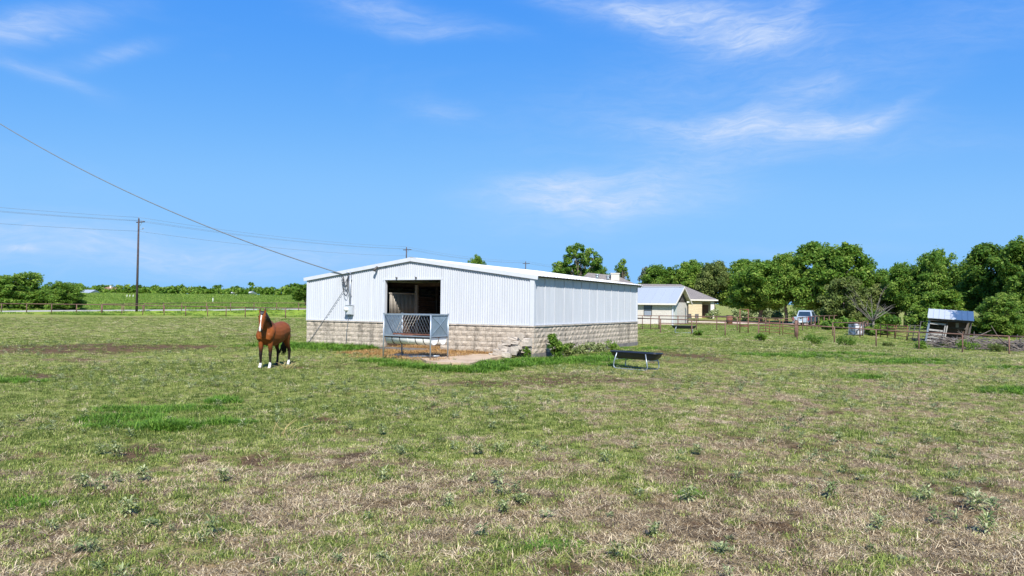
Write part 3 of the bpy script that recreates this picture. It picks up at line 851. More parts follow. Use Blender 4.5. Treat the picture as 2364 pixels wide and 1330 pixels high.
def corrugated(O, U, Nn, u0, u1, zb, ztf, pitch=.11, amp=.021):
    """sheet with rounded ribs in the plane O + U*u, bulging along Nn"""
    us, off = [], []
    k = int(math.floor(u0 / pitch)) - 1
    for i in range(k, int(u1 / pitch) + 2):
        for t, a in ((0, 0), (.25, 0), (.42, 1), (.75, 1), (.92, 0)):
            u = (i + t) * pitch
            if u0 + .002 < u < u1 - .002: us.append(u); off.append(a)
    us = [u0] + us + [u1]; off = [0] + off + [0]
    V, F = [], []
    for u, a in zip(us, off):
        p = Vector(O) + Vector(U) * u + Vector(Nn) * (a * amp)
        V += [(p.x, p.y, zb), (p.x, p.y, ztf(u))]
    for i in range(len(us) - 1):
        a = i * 2
        F.append((a, a + 2, a + 3, a + 1))
    mb = MB(); mb.add(V, F)
    return mb
def wall_parts():
    rv = random.Random(3)
    # front: sheets .914 wide, cut at the doorway
    cuts = [-W_ + .02]
    while cuts[-1] + .914 < DX0: cuts.append(cuts[-1] + .914)
    cuts.append(DX0)
    x = DX0
    while x + .914 < DX1 - .1: x += .914; cuts.append(x)
    cuts.append(DX1); x = DX1
    while x + .914 < -.3: x += .914; cuts.append(x)
    cuts.append(-.16)
    for i, (a, b) in enumerate(zip(cuts[:-1], cuts[1:])):
        zb = DTOP + .05 if a >= DX0 - .01 and b <= DX1 + .01 else BH
        mb = corrugated((0, .02 - .003 * (i % 2), 0), (1, 0, 0), (0, -1, 0), a, b + (.004 if i % 2 else 0), zb, lambda u: roof_z(u) - .05)
        mb.build('siding_panel', M['white_siding'], barn)
    y = .05; i = 0
    while y < L_ - .02:
        e = min(y + .914, L_)
        mb = corrugated((-.02 + .004 * (i % 2), 0, 0), (0, 1, 0), (1, 0, 0), y, e, BH, lambda u: roof_z(0) - .06, amp=.009)
        mb.build('siding_panel', M['white_siding'], barn)
        mb = MB(); mb.box((-.004, e, (BH + roof_z(0) - .1) / 2), (.028, .010, roof_z(0) - .1 - BH)); mb.build('lap_seam', M['white_siding'], barn)
        y = e; i += 1
    # hidden walls
    mb = MB(); mb.box((-W_ + .01, L_ / 2, (BH + 2.85) / 2), (.02, L_ - .1, 2.85 - BH)); mb.build('left_siding', M['white_siding'], barn)
    mb = MB(); mb.prism([(-W_, 0), (-.03, 0), (-.03, 2.9), (-W_ / 2, RZ + .05), (-W_, 2.9)], L_ - .04, L_ - .01); mb.build('rear_siding', M['white_siding'], barn)
    # base walls: mortar core with the blocks set proud of it
    mb = MB()
    mb.box(((-W_ + DX0) / 2, .11, BH / 2 - .03), (DX0 + W_, .18, BH - .06))
    mb.box((DX1 / 2 - .02, .11, BH / 2 - .03), (-DX1 - .04, .18, BH - .06))
    mb.box((-.11, L_ / 2 + .1, BH / 2 - .03), (.18, L_ - .24, BH - .06))
    mb.box((-W_ + .11, L_ / 2 + .1, BH / 2 - .03), (.18, L_ - .24, BH - .06))
    mb.box((-W_ / 2, L_ - .11, BH / 2 - .03), (W_ - .5, .18, BH - .06))
    mb.build('base_wall', M['mortar'], barn)
    # block meshes: split face in front (-y), 4 kinds
    def block_mesh(w, h, seed):
        r = random.Random(seed); mb = MB(); nx, nz = 4, 2
        V, F = [], []
        for j in range(nz + 1):
            for i in range(nx + 1):
                e = i in (0, nx) or j in (0, nz)
                V.append((-w / 2 + w * i / nx, -.012 - (0 if e else r.uniform(.004, .03)), -h / 2 + h * j / nz))
        for j in range(nz):
            for i in range(nx):
                a = j * (nx + 1) + i; F.append((a, a + 1, a + nx + 2, a + nx + 1))
        n = len(V)
        V += [(-w / 2, .06, -h / 2), (w / 2, .06, -h / 2), (w / 2, .06, h / 2), (-w / 2, .06, h / 2)]
        F += [(n, n + 1, nx, 0)[::-1] if False else (0, n, n + 1, nx), (nz * (nx + 1), nz * (nx + 1) + nx, n + 2, n + 3), (0, nz * (nx + 1), n + 3, n), (nx, n + 1, n + 2, nz * (nx + 1) + nx)]
        mb.add(V, F)
        return mb.mesh('block')
    H = .2032; Wb = .4064
    full = [block_mesh(Wb - .012, H - .012, s) for s in range(5)]
    half = [block_mesh(Wb / 2 - .012, H - .012, s + 9) for s in range(2)]
    for me in full + half: me.materials.append(M['block'])
    def course(x0, x1, put):
        for c in range(5):
            x = x0
            if c % 2: 
                put(random.choice(half), x + Wb / 4, H * (c + .5)); x += Wb / 2
            while x + Wb <= x1 + .03:
                put(random.choice(full), x + Wb / 2, H * (c + .5)); x += Wb
            rem = x1 - x
            if rem > .06:
                o = put(random.choice(half), x + rem / 2, H * (c + .5)); o.scale.x = rem / (Wb / 2)
    def fr(me, x, z):
        o = link('block', me, None, barn, (x, .0 + rv.uniform(-.004, .004), z)); return o
    def sd(me, y, z):
        o = link('block', me, None, barn, (.0 + rv.uniform(-.004, .004), y, z)); o.rotation_euler.z = R(90); return o
    course(-W_ - .02, DX0, fr); course(DX1, .02, fr); course(.02, L_ + .02, sd)
    def capm(w, s):
        mb = MB(); r = random.Random(s)
        mb.box((0, .05, 0), (w - .008, .17, .045)); return mb.mesh('cap_block')
    cm = capm(Wb, 1); cm.materials.append(M['cap'])
    def caps(x0, x1, f):
        n = max(1, round((x1 - x0) / Wb)); w = (x1 - x0) / n
        for i in range(n):
            o = f(cm, x0 + w * (i + .5), BH - .03 + .004); o.scale.x = w / Wb; o.name = 'cap_block'
    def fr2(me, x, z): return link('cap_block', me, None, barn, (x, -.018 + rv.uniform(-.004, .004), z))
    def sd2(me, y, z):
        o = link('cap_block', me, None, barn, (.018 + rv.uniform(-.004, .004), y, z)); o.rotation_euler.z = R(90); return o
    caps(-W_ - .03, DX0, fr2); caps(DX1, .03, fr2); caps(.06, L_ + .03, sd2)
    mb = MB()
    mb.box((-W_ / 2, L_ / 2, -.25), (W_ + .06, L_ + .10, .5))
    mb.build('foundation', M['foundation'], barn)
    # trims
    mb = MB()
    mb.box((-.068, -.008, (BH + EZ) / 2 + .03), (.19, .05, EZ - BH + .06)); mb.box((.004, .045, (BH + EZ) / 2 + .03), (.045, .10, EZ - BH + .055))
    mb.build('corner_trim', M['white_trim'], barn)
    mb = MB(); mb.box((-W_ + .0, -.003, (BH + EZ) / 2 + .03), (.09, .04, EZ - BH + .06)); mb.build('corner_trim', M['white_trim'], barn)
    for c_, d_ in ((((-W_ + DX0) / 2, -.012, BH + .018), (DX0 + W_, .035, .03)), ((DX1 / 2 - .09, -.012, BH + .018), (-DX1 - .18, .035, .03)), ((.006, L_ / 2, BH + .018), (.04, L_ - .1, .03))):
        mb = MB(); mb.box(c_, d_); mb.build('base_trim', M['white_trim'], barn)
    mb = MB(); mb.box((DX0 - .045, .05, (DTOP) / 2 + .6), (.08, .17, DTOP - 1.05)); mb.build('door_jamb', M['white_trim'], barn)
    mb = MB(); mb.box((DX1 + .02, .05, (DTOP) / 2 + .6), (.05, .17, DTOP - 1.05)); mb.build('door_jamb', M['white_trim'], barn)
    mb = MB(); mb.box(((DX0 + DX1) / 2 - .03, .03, DTOP + .03), (DX1 - DX0 + .16, .14, .055)); mb.build('door_header', M['white_trim'], barn)
    for x in (-6.46, -5.46):
        mb = MB(); mb.box((x, -.07, DTOP + .085), (.05, .05, .07)); mb.bar((x, -.03, DTOP + .05), (x - .05, -.09, DTOP + .13), .03); mb.build('track_bracket', M['dark_steel'], barn)
wall_parts()

def roof_parts():
    # ribbed sheets, three ribs each, running from ridge to eave
    def sheet(w, run, rise):
        mb = MB(); V, F = [], []
        prof = []
        n = max(1, round(w / .3048))
        for i in range(n):
            b = i * w / n
            prof += [(b, 0), (b + .125, 0), (b + .14, .028), (b + .165, .028), (b + .18, 0)]
        prof.append((w, 0))
        for u, h in prof:
            V += [(0, u, h), (run, u, h + rise)]
        for i in range(len(prof) - 1):
            a = i * 2; F.append((a, a + 1, a + 3, a + 2))
        mb.add(V, F)
        return mb.mesh('roof_panel')
    run = W_ / 2 + .2
    rise = -(RZ - EZ) / (W_ / 2) * run
    Y0, Y1 = -.045, L_ + .16
    n = 13; w = (Y1 - Y0) / n
    me = sheet(w, run, rise); me.materials.append(M['white_roof'])
    for i in range(n):
        link('roof_panel', me, None, barn, (-W_ / 2, Y0 + w * i, RZ + .14))
        o = link('roof_panel', me, None, barn, (-W_ / 2, Y0 + w * (i + 1), RZ + .14)); o.rotation_euler.z = R(180)
    mb = MB()
    zr = RZ + .175
    mb.prism([(-W_ / 2 - .18, zr - .03), (-W_ / 2, zr), (-W_ / 2 + .18, zr - .03), (-W_ / 2 + .18, zr - .036), (-W_ / 2, zr - .006), (-W_ / 2 - .18, zr - .036)], Y0, Y1)
    mb.build('ridge_cap', M['white_roof'], barn)
    for s in (-1, 1):
        a, b = (-W_ / 2, RZ + .07), (-W_ / 2 + s * (W_ / 2 + .19), roof_z(0) - .055 - .027)
        for yy, nm in ((Y0 - .02, 'rake_trim'), (Y1 - .01, 'rake_trim')):
            mb = MB(); mb.bar((a[0], yy, a[1] + .006), (b[0], yy, b[1]), .03, .155); mb.build(nm, M['white_trim'], barn)
        mb = MB(); mb.box((-W_ / 2 + s * (W_ / 2 + .03), L_ / 2, roof_z(0) - .03), (.06, L_ - .1, .05)); mb.build('eave_purlin', M['dark_steel'], barn)
    mb = MB(); mb.tube([(.21, L_ + .12, roof_z(.2) - .02), (.21, L_ + .2, roof_z(.2) - .06)], .03, 6); mb.build('eave_end', M['white_trim'], barn)
roof_parts()

def interior():
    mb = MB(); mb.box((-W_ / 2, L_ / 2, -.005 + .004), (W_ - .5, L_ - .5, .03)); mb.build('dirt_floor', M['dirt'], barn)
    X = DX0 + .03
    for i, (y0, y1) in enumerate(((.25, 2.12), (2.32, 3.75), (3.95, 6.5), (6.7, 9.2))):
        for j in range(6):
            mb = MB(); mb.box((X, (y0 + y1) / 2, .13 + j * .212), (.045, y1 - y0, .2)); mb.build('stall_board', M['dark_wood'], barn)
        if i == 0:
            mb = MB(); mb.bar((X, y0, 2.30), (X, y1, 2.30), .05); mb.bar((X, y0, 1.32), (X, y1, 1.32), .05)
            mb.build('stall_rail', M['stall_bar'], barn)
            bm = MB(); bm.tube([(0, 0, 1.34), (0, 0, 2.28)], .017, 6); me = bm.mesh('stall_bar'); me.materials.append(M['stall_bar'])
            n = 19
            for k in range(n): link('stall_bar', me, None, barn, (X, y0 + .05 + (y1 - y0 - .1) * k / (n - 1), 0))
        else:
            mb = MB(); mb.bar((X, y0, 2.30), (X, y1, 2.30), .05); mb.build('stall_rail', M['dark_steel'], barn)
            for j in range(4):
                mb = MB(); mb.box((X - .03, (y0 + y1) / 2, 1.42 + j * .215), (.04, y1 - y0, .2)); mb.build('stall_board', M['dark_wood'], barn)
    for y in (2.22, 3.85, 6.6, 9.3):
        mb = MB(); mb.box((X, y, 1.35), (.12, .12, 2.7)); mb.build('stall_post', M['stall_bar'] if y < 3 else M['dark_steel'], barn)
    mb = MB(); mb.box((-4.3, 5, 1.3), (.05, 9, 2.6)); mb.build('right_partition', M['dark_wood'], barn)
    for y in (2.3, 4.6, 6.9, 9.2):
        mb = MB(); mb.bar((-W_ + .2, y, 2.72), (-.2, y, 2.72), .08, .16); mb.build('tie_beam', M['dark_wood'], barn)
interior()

# concrete apron in front of the doorway
def apron():
    pts = [(-4.6, .0), (-4.6, -2.2), (-4.3, -3.4), (-2.5, -3.85), (-1.6, -4.75), (-1.0, -5.0), (.1, -4.75), (-.15, -3.6), (-.6, -1.9), (-.9, -.05)]
    mb = MB()
    P = [barn_pt(*p) for p in pts]
    mb.prism([(p.x, p.y) for p in P], -.35, -.045, 'z')
    o = mb.build('concrete_apron', M['concrete'])
    tag(o, 'worn tan concrete slab in front of the barn doorway', None, None, 'structure')
apron()

# loose hay on the slab and in the doorway
def hay():
    g = np.random.default_rng(5)
    G_HAY = blade_mat('loose_hay', [(0.0, (.18, .09, .03)), (0.5, (.36, .20, .065)), (1.0, (.52, .35, .15))], .1)
    hs = [src('hay_tuft', [blades(30, .2, .16, .008, 1.5, .2, 600 + i)], G_HAY) for i in range(4)]
    P, H = [], []
    for u0, u1, w0, w1, n in [(-7.2, -4.2, -2.6, 1.0, 420), (-6.6, -2.0, -2.6, -.25, 420), (-4.2, -.9, -.55, -.12, 200), (-7.3, -4.4, -3.0, -.3, 200), (-5.6, -1.2, -4.6, -3.4, 60)]:
        u, w = g.uniform(u0, u1, n), g.uniform(w0, w1, n)
        p = BN[None] + u[:, None] * BEX + w[:, None] * BEY
        z = np.where((u > -4.5) & (w < 0), -.043, np.where(w > 0, .012, T(p[:, 0], p[:, 1])))
        P.append(np.column_stack([p, z])); H.append(g.uniform(.5, 1.2, n))
    P, H = np.concatenate(P), np.concatenate(H); n = len(P)
    gn_scatter('loose_hay', P, np.stack([0 * H, 0 * H, g.uniform(0, 6.28, n)], 1), np.stack([H, H, H], 1), g.uniform(.2, .8, n), g.integers(0, 4, n), hs, 'loose golden hay strewn over the slab by the doorway')
hay()

# ------------------------------------------------------------------ power meter, mast and cables on the barn front
def front_xz(px, py, yl=0.0):
    """barn front wall coordinates seen at a pixel"""
    d = ray(px, py)
    t = ((BN + BEY * yl) @ BEY) / (d[:2] @ BEY)
    P = d * t
    return float((P[:2] - BN) @ BEX), float(P[2] + CZ)
def service():
    t = thing('electric_meter', 'grey electric meter box with round glass meter and conduit on white barn front', 'electric meter', barn_pt(-8.97, -.03, 0), -TH)
    mb = MB(); mb.box((.0, -.075, 1.55), (.36, .13, .40)); mb.box((.0, -.145, 1.55), (.33, .012, .36)); mb.box((.0, -.09, 1.765), (.39, .17, .02))
    mb.build('meter_box', M['grey_metal'], t)
    mb = MB()
    mb.rings([[( -.10 + .09 * math.cos(a) * s, y, 1.575 + .09 * math.sin(a) * s) for a in np.linspace(0, 2 * math.pi, 16, endpoint=False)] for y, s in ((-.14, 1.1), (-.17, 1.1), (-.175, .95), (-.25, .9), (-.27, .7))])
    mb.build('meter_glass', M['meter_glass'], t)
    mb = MB(); mb.tube([(.0, -.06, 1.75), (.0, -.06, 3.12)], .038, 10); mb.box((0, -.03, 2.2), (.12, .04, .03)); mb.box((0, -.03, 2.9), (.12, .04, .03)); mb.build('conduit', M['conduit'], t)
    mb = MB(); mb.tube([(.0, -.06, 3.10), (.0, -.07, 3.19), (-.05, -.16, 3.2), (-.09, -.2, 3.13)], [.05, .06, .055, .03], 10); mb.build('weatherhead', M['conduit'], t)
    for i, (zs, dr, xo) in enumerate(((3.10, .42, .42), (3.08, .62, .40), (3.0, .5, .36), (2.92, .62, .40), (2.86, .78, .34))):
        mb = MB(); pts = []
        for k in range(13):
            s = k / 12
            pts.append((-.04 - xo * s - .05 * math.sin(s * 6 + i), -.10 - .03 * math.sin(math.pi * s), zs - dr * math.sin(math.pi * min(1, s * 1.15)) * (1 - .35 * s) - .05 * s))
        mb.tube(pts, .013, 6); mb.build('cable_loop', M['black_cable'], t)
    mb = MB(); mb.tube([(-.07, -.05, 1.36), (-.10, -.04, 1.1), (-.14, -.08, .6), (-.17, -.07, -.05)], .009, 6); mb.build('ground_wire', M['cable'], t)
    x, z = front_xz(873, 621)
    t2 = thing('wall_lamp', 'small dark lamp under the roof edge left of the barn peak', 'lamp', barn_pt(x, -.02, z), -TH)
    mb = MB(); mb.bar((0, 0, .06), (0, -.10, .06), .05); mb.build('bracket', M['dark_steel'], t2)
    mb = MB(); mb.tube([(.04, -.08, .10), (-.03, -.15, -.02), (-.06, -.18, -.10)], [.035, .06, .07], 8); mb.build('lamp_head', M['dark_steel'], t2)
service()

def wire(name, label, a, b, sag, rad, m, cat='cable', group=None, n=40, par=None):
    """hanging cable from a to b"""
    pts = []
    for i in range(n + 1):
        t = i / n
        p = a.lerp(b, t); p.z -= 4 * sag * t * (1 - t)
        pts.append(p)
    mb = MB(); mb.tube(pts, rad, 6)
    o = mb.build(name, m, par)
    return tag(o, label, cat, group) if par is None else o
e = barn_pt(-9.45, -.08, 3.13)
d0 = ray(0, 292)
end = Vector(d0 / d0[1] * 42.0) + Vector((0, 0, CZ))
# carry the cable on past the edge of the picture
far_end = e + (end - e) * 1.35; far_end.z += 1.4
wire('service_cable', 'thick overhead power cable sagging from the upper left down to the barn', e, far_end, 1.15, .025, M['cable'])
g0 = barn_pt(-11.75, -.45, GZ + .02)
wire('guy_cable', 'slanting cable running from the meter mast down to the barn corner', barn_pt(-9.30, -.06, 2.48), barn_pt(-11.42, -.05, .0), .02, .011, M['cable'], n=14)

# ------------------------------------------------------------------ hay feeder
M['rack_back'] = simple('rack_bar_steel', (.30, .27, .23), .6)
def feeder():
    c = barn_pt(-3.88, -4.15)
    t = thing('hay_feeder', 'grey steel hay feeder with slanted bars and white half barrel troughs', 'hay feeder', (c.x, c.y, 0), -TH)
    Lf, D, H, zb = 2.02, 1.08, 1.50, .72
    gz = -.10
    for i, (x, y) in enumerate(((0, 0), (Lf, 0), (Lf, D), (0, D))):
        q = c + Vector((BEX[0] * x + BEY[0] * y, BEX[1] * x + BEY[1] * y, 0))
        mb = MB(); mb.tube([(x, y, gz - .06 if y == 0 else -.06), (x, y, H)], .026, 10); mb.box((x, y, H + .005), (.06, .06, .012)); mb.build('leg', M['galv'], t)
    mb = MB()
    for z in (H - .03, zb):
        m_ = .022
        for a, b in (((0, 0), (Lf, 0)), ((Lf, 0), (Lf, D)), ((Lf, D), (0, D)), ((0, D), (0, 0))):
            mb.bar((a[0], a[1], z), (b[0], b[1], z), .04, .04)
    mb.build('frame', M['galv'], t)
    # end sheets with a pressed cross
    for nm, x, s in (('end_panel', .012, -1), ('end_panel', Lf - .012, 1)):
        V = [(x, .03, zb), (x, D - .03, zb), (x, D - .03, H - .04), (x, .03, H - .04), (x + s * .035, D / 2, (zb + H) / 2)]
        mb = MB(); mb.add(V, [(0, 1, 4), (1, 2, 4), (2, 3, 4), (3, 0, 4)])
        mb.bar((x + s * .004, .03, zb + .02), (x + s * .04, D / 2, (zb + H) / 2), .012); mb.bar((x + s * .004, D - .03, H - .06), (x + s * .04, D / 2, (zb + H) / 2), .012)
        mb.bar((x + s * .004, D - .03, zb + .02), (x + s * .04, D / 2, (zb + H) / 2), .012); mb.bar((x + s * .004, .03, H - .06), (x + s * .04, D / 2, (zb + H) / 2), .012)
        mb.build(nm, M['galv_sheet'], t)
    # V shaped rack
    for y0, mm in ((.03, M['conduit']), (D - .03, M['rack_back'])):
        bm = MB(); bm.tube([(0, y0, H - .04), (0, D / 2, zb + .06)], .009, 6); me = bm.mesh('rack_bar'); me.materials.append(mm)
        n = 16
        for k in range(n): link('rack_bar', me, None, t, (.10 + (Lf - .2) * k / (n - 1), 0, 0))
    mb = MB(); mb.bar((.02, D / 2, zb + .05), (Lf - .02, D / 2, zb + .05), .05); mb.build('rack_keel', M['rust'], t)
    mb = MB()
    mb.box((Lf * .72, D / 2, H - .02), (Lf * .5, D - .1, .012)); mb.build('rack_lid', M['galv_sheet'], t)
    # rusty tray rims and half barrels beneath
    r = .235
    for yc in (.27, D - .27):
        mb = MB()
        for s in (-1, 1): mb.bar((.0, yc + s * (r + .012), zb - .03), (Lf, yc + s * (r + .012), zb - .03), .03, .05)
        mb.build('tray_rim', M['rust'], t)
        rings = []
        A = np.linspace(math.pi, 2 * math.pi, 15)
        outer = [(yc + r * math.cos(a), zb - .05 + r * math.sin(a) * 1.06) for a in A]
        inner = [(yc + (r - .012) * math.cos(a), zb - .05 + (r - .012) * math.sin(a) * 1.06) for a in A[::-1]]
        sec = outer + inner
        mb = MB(); mb.rings([[(x, a, b) for a, b in sec] for x in (.04, Lf - .03)], cap=True)
        mb.build('half_barrel', M['white_plastic'], t)
        for x in (.05, Lf - .04):
            mb = MB(); mb.prism([(yc + (r - .006) * math.cos(a), zb - .05 + (r - .006) * math.sin(a) * 1.06) for a in A], x - .006, x + .006, 'x'); mb.build('barrel_end', M['white_plastic'], t)
        n = 6
        for k in range(1, n):
            x = Lf * k / n
            sec2 = [(yc + (r + .008) * math.cos(a), zb - .05 + (r + .008) * math.sin(a) * 1.06) for a in A] + [(yc + (r - .004) * math.cos(a), zb - .05 + (r - .004) * math.sin(a) * 1.06) for a in A[::-1]]
            mb = MB(); mb.rings([[(x + dx, a, b) for a, b in sec2] for dx in (-.014, .014)], cap=True); mb.build('strap', M['strap'] if k != 3 else M['white_plastic'], t)
    mb = MB(); mb.box((Lf / 2, D / 2, zb - .035), (Lf - .06, .12, .02)); mb.box((Lf / 2, .03, zb - .012), (Lf - .04, .05, .012)); mb.build('tray_plate', M['rust'], t)
    # a fallen bracing bar on the slab
    mb = MB(); mb.tube([(.95, .25, -.02), (1.6, .55, .02), (2.0, .6, .03)], .022, 6); mb.build('brace', M['galv'], t)
feeder()

# ------------------------------------------------------------------ feed troughs
def trough(name, label, c, ang, s=1.0):
    t = thing(name, label, 'feed trough', c, ang, 'black feed troughs on tube legs')
    Lt, Wt, top, dep = 2.0 * s, .62 * s, .60 * s, .25 * s
    rings_o, rings_i = [], []
    def loop(l, w, z, n=28):
        out = []
        for k in range(n):
            a = 2 * math.pi * k / n
            ca, sa = math.cos(a), math.sin(a)
            e = .42
            x = (l - w) / 2 * (1 if ca > 0 else -1) * min(1, abs(ca) * 3) + w / 2 * abs(ca) ** .9 * (1 if ca > 0 else -1)
            y = w / 2 * abs(sa) ** .55 * (1 if sa > 0 else -1)
            out.append((x, y, z))
        return out
    mb = MB()
    mb.rings([loop(Lt * .72, Wt * .34, top - dep), loop(Lt * .84, Wt * .62, top - dep * .88), loop(Lt * .93, Wt * .84, top - dep * .5), loop(Lt * .965, Wt * .92, top - .03),
              loop(Lt, Wt, top - .03), loop(Lt, Wt, top), loop(Lt * .95, Wt * .88, top), loop(Lt * .9, Wt * .78, top - dep * .5), loop(Lt * .78, Wt * .5, top - dep * .9)], cap=True)
    mb.build('basin', M['black_plastic'], t)
    for sy in (-1, 1):
        y0, y1 = sy * (Wt * .47), sy * (Wt * .5 + .02)
        pts = [(-Lt * .30, y0, top - .04), (-Lt * .34, y1, top * .45), (-Lt * .355, y1, .12), (-Lt * .34, y1, .05), (-Lt * .30, y1, .022),
               (Lt * .30, y1, .022), (Lt * .34, y1, .05), (Lt * .355, y1, .12), (Lt * .34, y1, top * .45), (Lt * .30, y0, top - .04)]
        mb = MB(); mb.tube(pts, .019 * s, 8); mb.build('leg_frame', M['galv'], t)
    for sx in (-1, 1):
        mb = MB(); mb.bar((sx * Lt * .325, -Wt * .5, top * .56), (sx * Lt * .325, Wt * .5, top * .56), .035, .025); mb.build('cross_bar', M['galv'], t)
    return t
tc = gp(1480, 848)
trough('feed_trough', 'black plastic feed trough on bent grey tube legs near the barn', (4.02, 23.75, Tz(4.0, 23.6) - .005), R(-46), .94)
c2 = at(1579, 57)
trough('feed_trough', 'small far black feed trough beyond the pipe fence below the house', (c2.x, c2.y, c2.z), R(-14), .95)

# ------------------------------------------------------------------ broken blocks piled at the barn corner
def rubble():
    r = random.Random(12)
    items = [  # local x, y (barn), z, size, tilt, yaw, label
        (-.98, -.95, .02, (.40, .20, .20), (4, 8, 20), 'pale block lying at the left foot of the rubble pile'),
        (-.42, -.85, .04, (.36, .20, .30), (0, -4, -12), 'upright square block at the right foot of the rubble pile'),
        (-.72, -.72, .06, (.42, .20, .20), (-6, 3, 4), 'block wedged low in the middle of the rubble pile'),
        (-1.02, -.48, .16, (.42, .22, .20), (5, 10, 8), 'long block slanting on the left of the rubble pile'),
        (-.88, -.50, .37, (.40, .20, .19), (-3, -5, 5), 'left block of the second layer of the rubble pile'),
        (-.48, -.42, .26, (.42, .20, .19), (4, 4, -6), 'block under the overhanging slab in the rubble pile'),
        (-.58, -.46, .44, (.44, .22, .10), (0, 3, 2), 'flat slab resting across the rubble pile'),
        (-.16, -.34, .36, (.46, .22, .30), (2, -3, -4), 'large block leaning on the barn corner in the rubble pile'),
        (-.66, -.30, .58, (.46, .20, .10), (0, 5, 3), 'thin flat slab near the top of the rubble pile'),
        (-.34, -.36, .60, (.22, .20, .20), (0, 40, 20), 'small block standing on its edge at the top of the rubble pile'),
        (-.20, -.05 - .22, .12, (.44, .20, .22), (0, 2, 0), 'low block at the back of the rubble pile by the corner'),
        (-1.25, -1.0, -.03, (.20, .16, .10), (12, 8, 40), 'small dark broken chip left of the rubble pile'),
        (-.55, -1.1, -.02, (.34, .2, .16), (3, 6, 15), 'half buried block in the grass before the rubble pile')]
    for x, y, z, d, tl, lab in items:
        mb = MB(); V, F = [], []
        bm = bmesh.new()
        bmesh.ops.create_cube(bm, size=1)
        bmesh.ops.subdivide_edges(bm, edges=bm.edges, cuts=1, use_grid_fill=True)
        for v in bm.verts:
            v.co = Vector((v.co.x * d[0], v.co.y * d[1], v.co.z * d[2]))
            v.co += Vector((r.uniform(-.014, .014), r.uniform(-.014, .014), r.uniform(-.014, .014)))
        cr = r.choice(list(bm.verts)); cr.co *= .72
        me = bpy.data.meshes.new('broken_block'); bm.to_mesh(me); bm.free()
        o = link('broken_block', me, M['rubble'])
        p = barn_pt(x, y, z + d[2] / 2 - .06)
        o.location = p; o.rotation_euler = (R(tl[0]), R(tl[1]), R(tl[2]) - TH)
        tag(o, lab, 'broken block', 'broken blocks piled at the barn corner')
rubble()

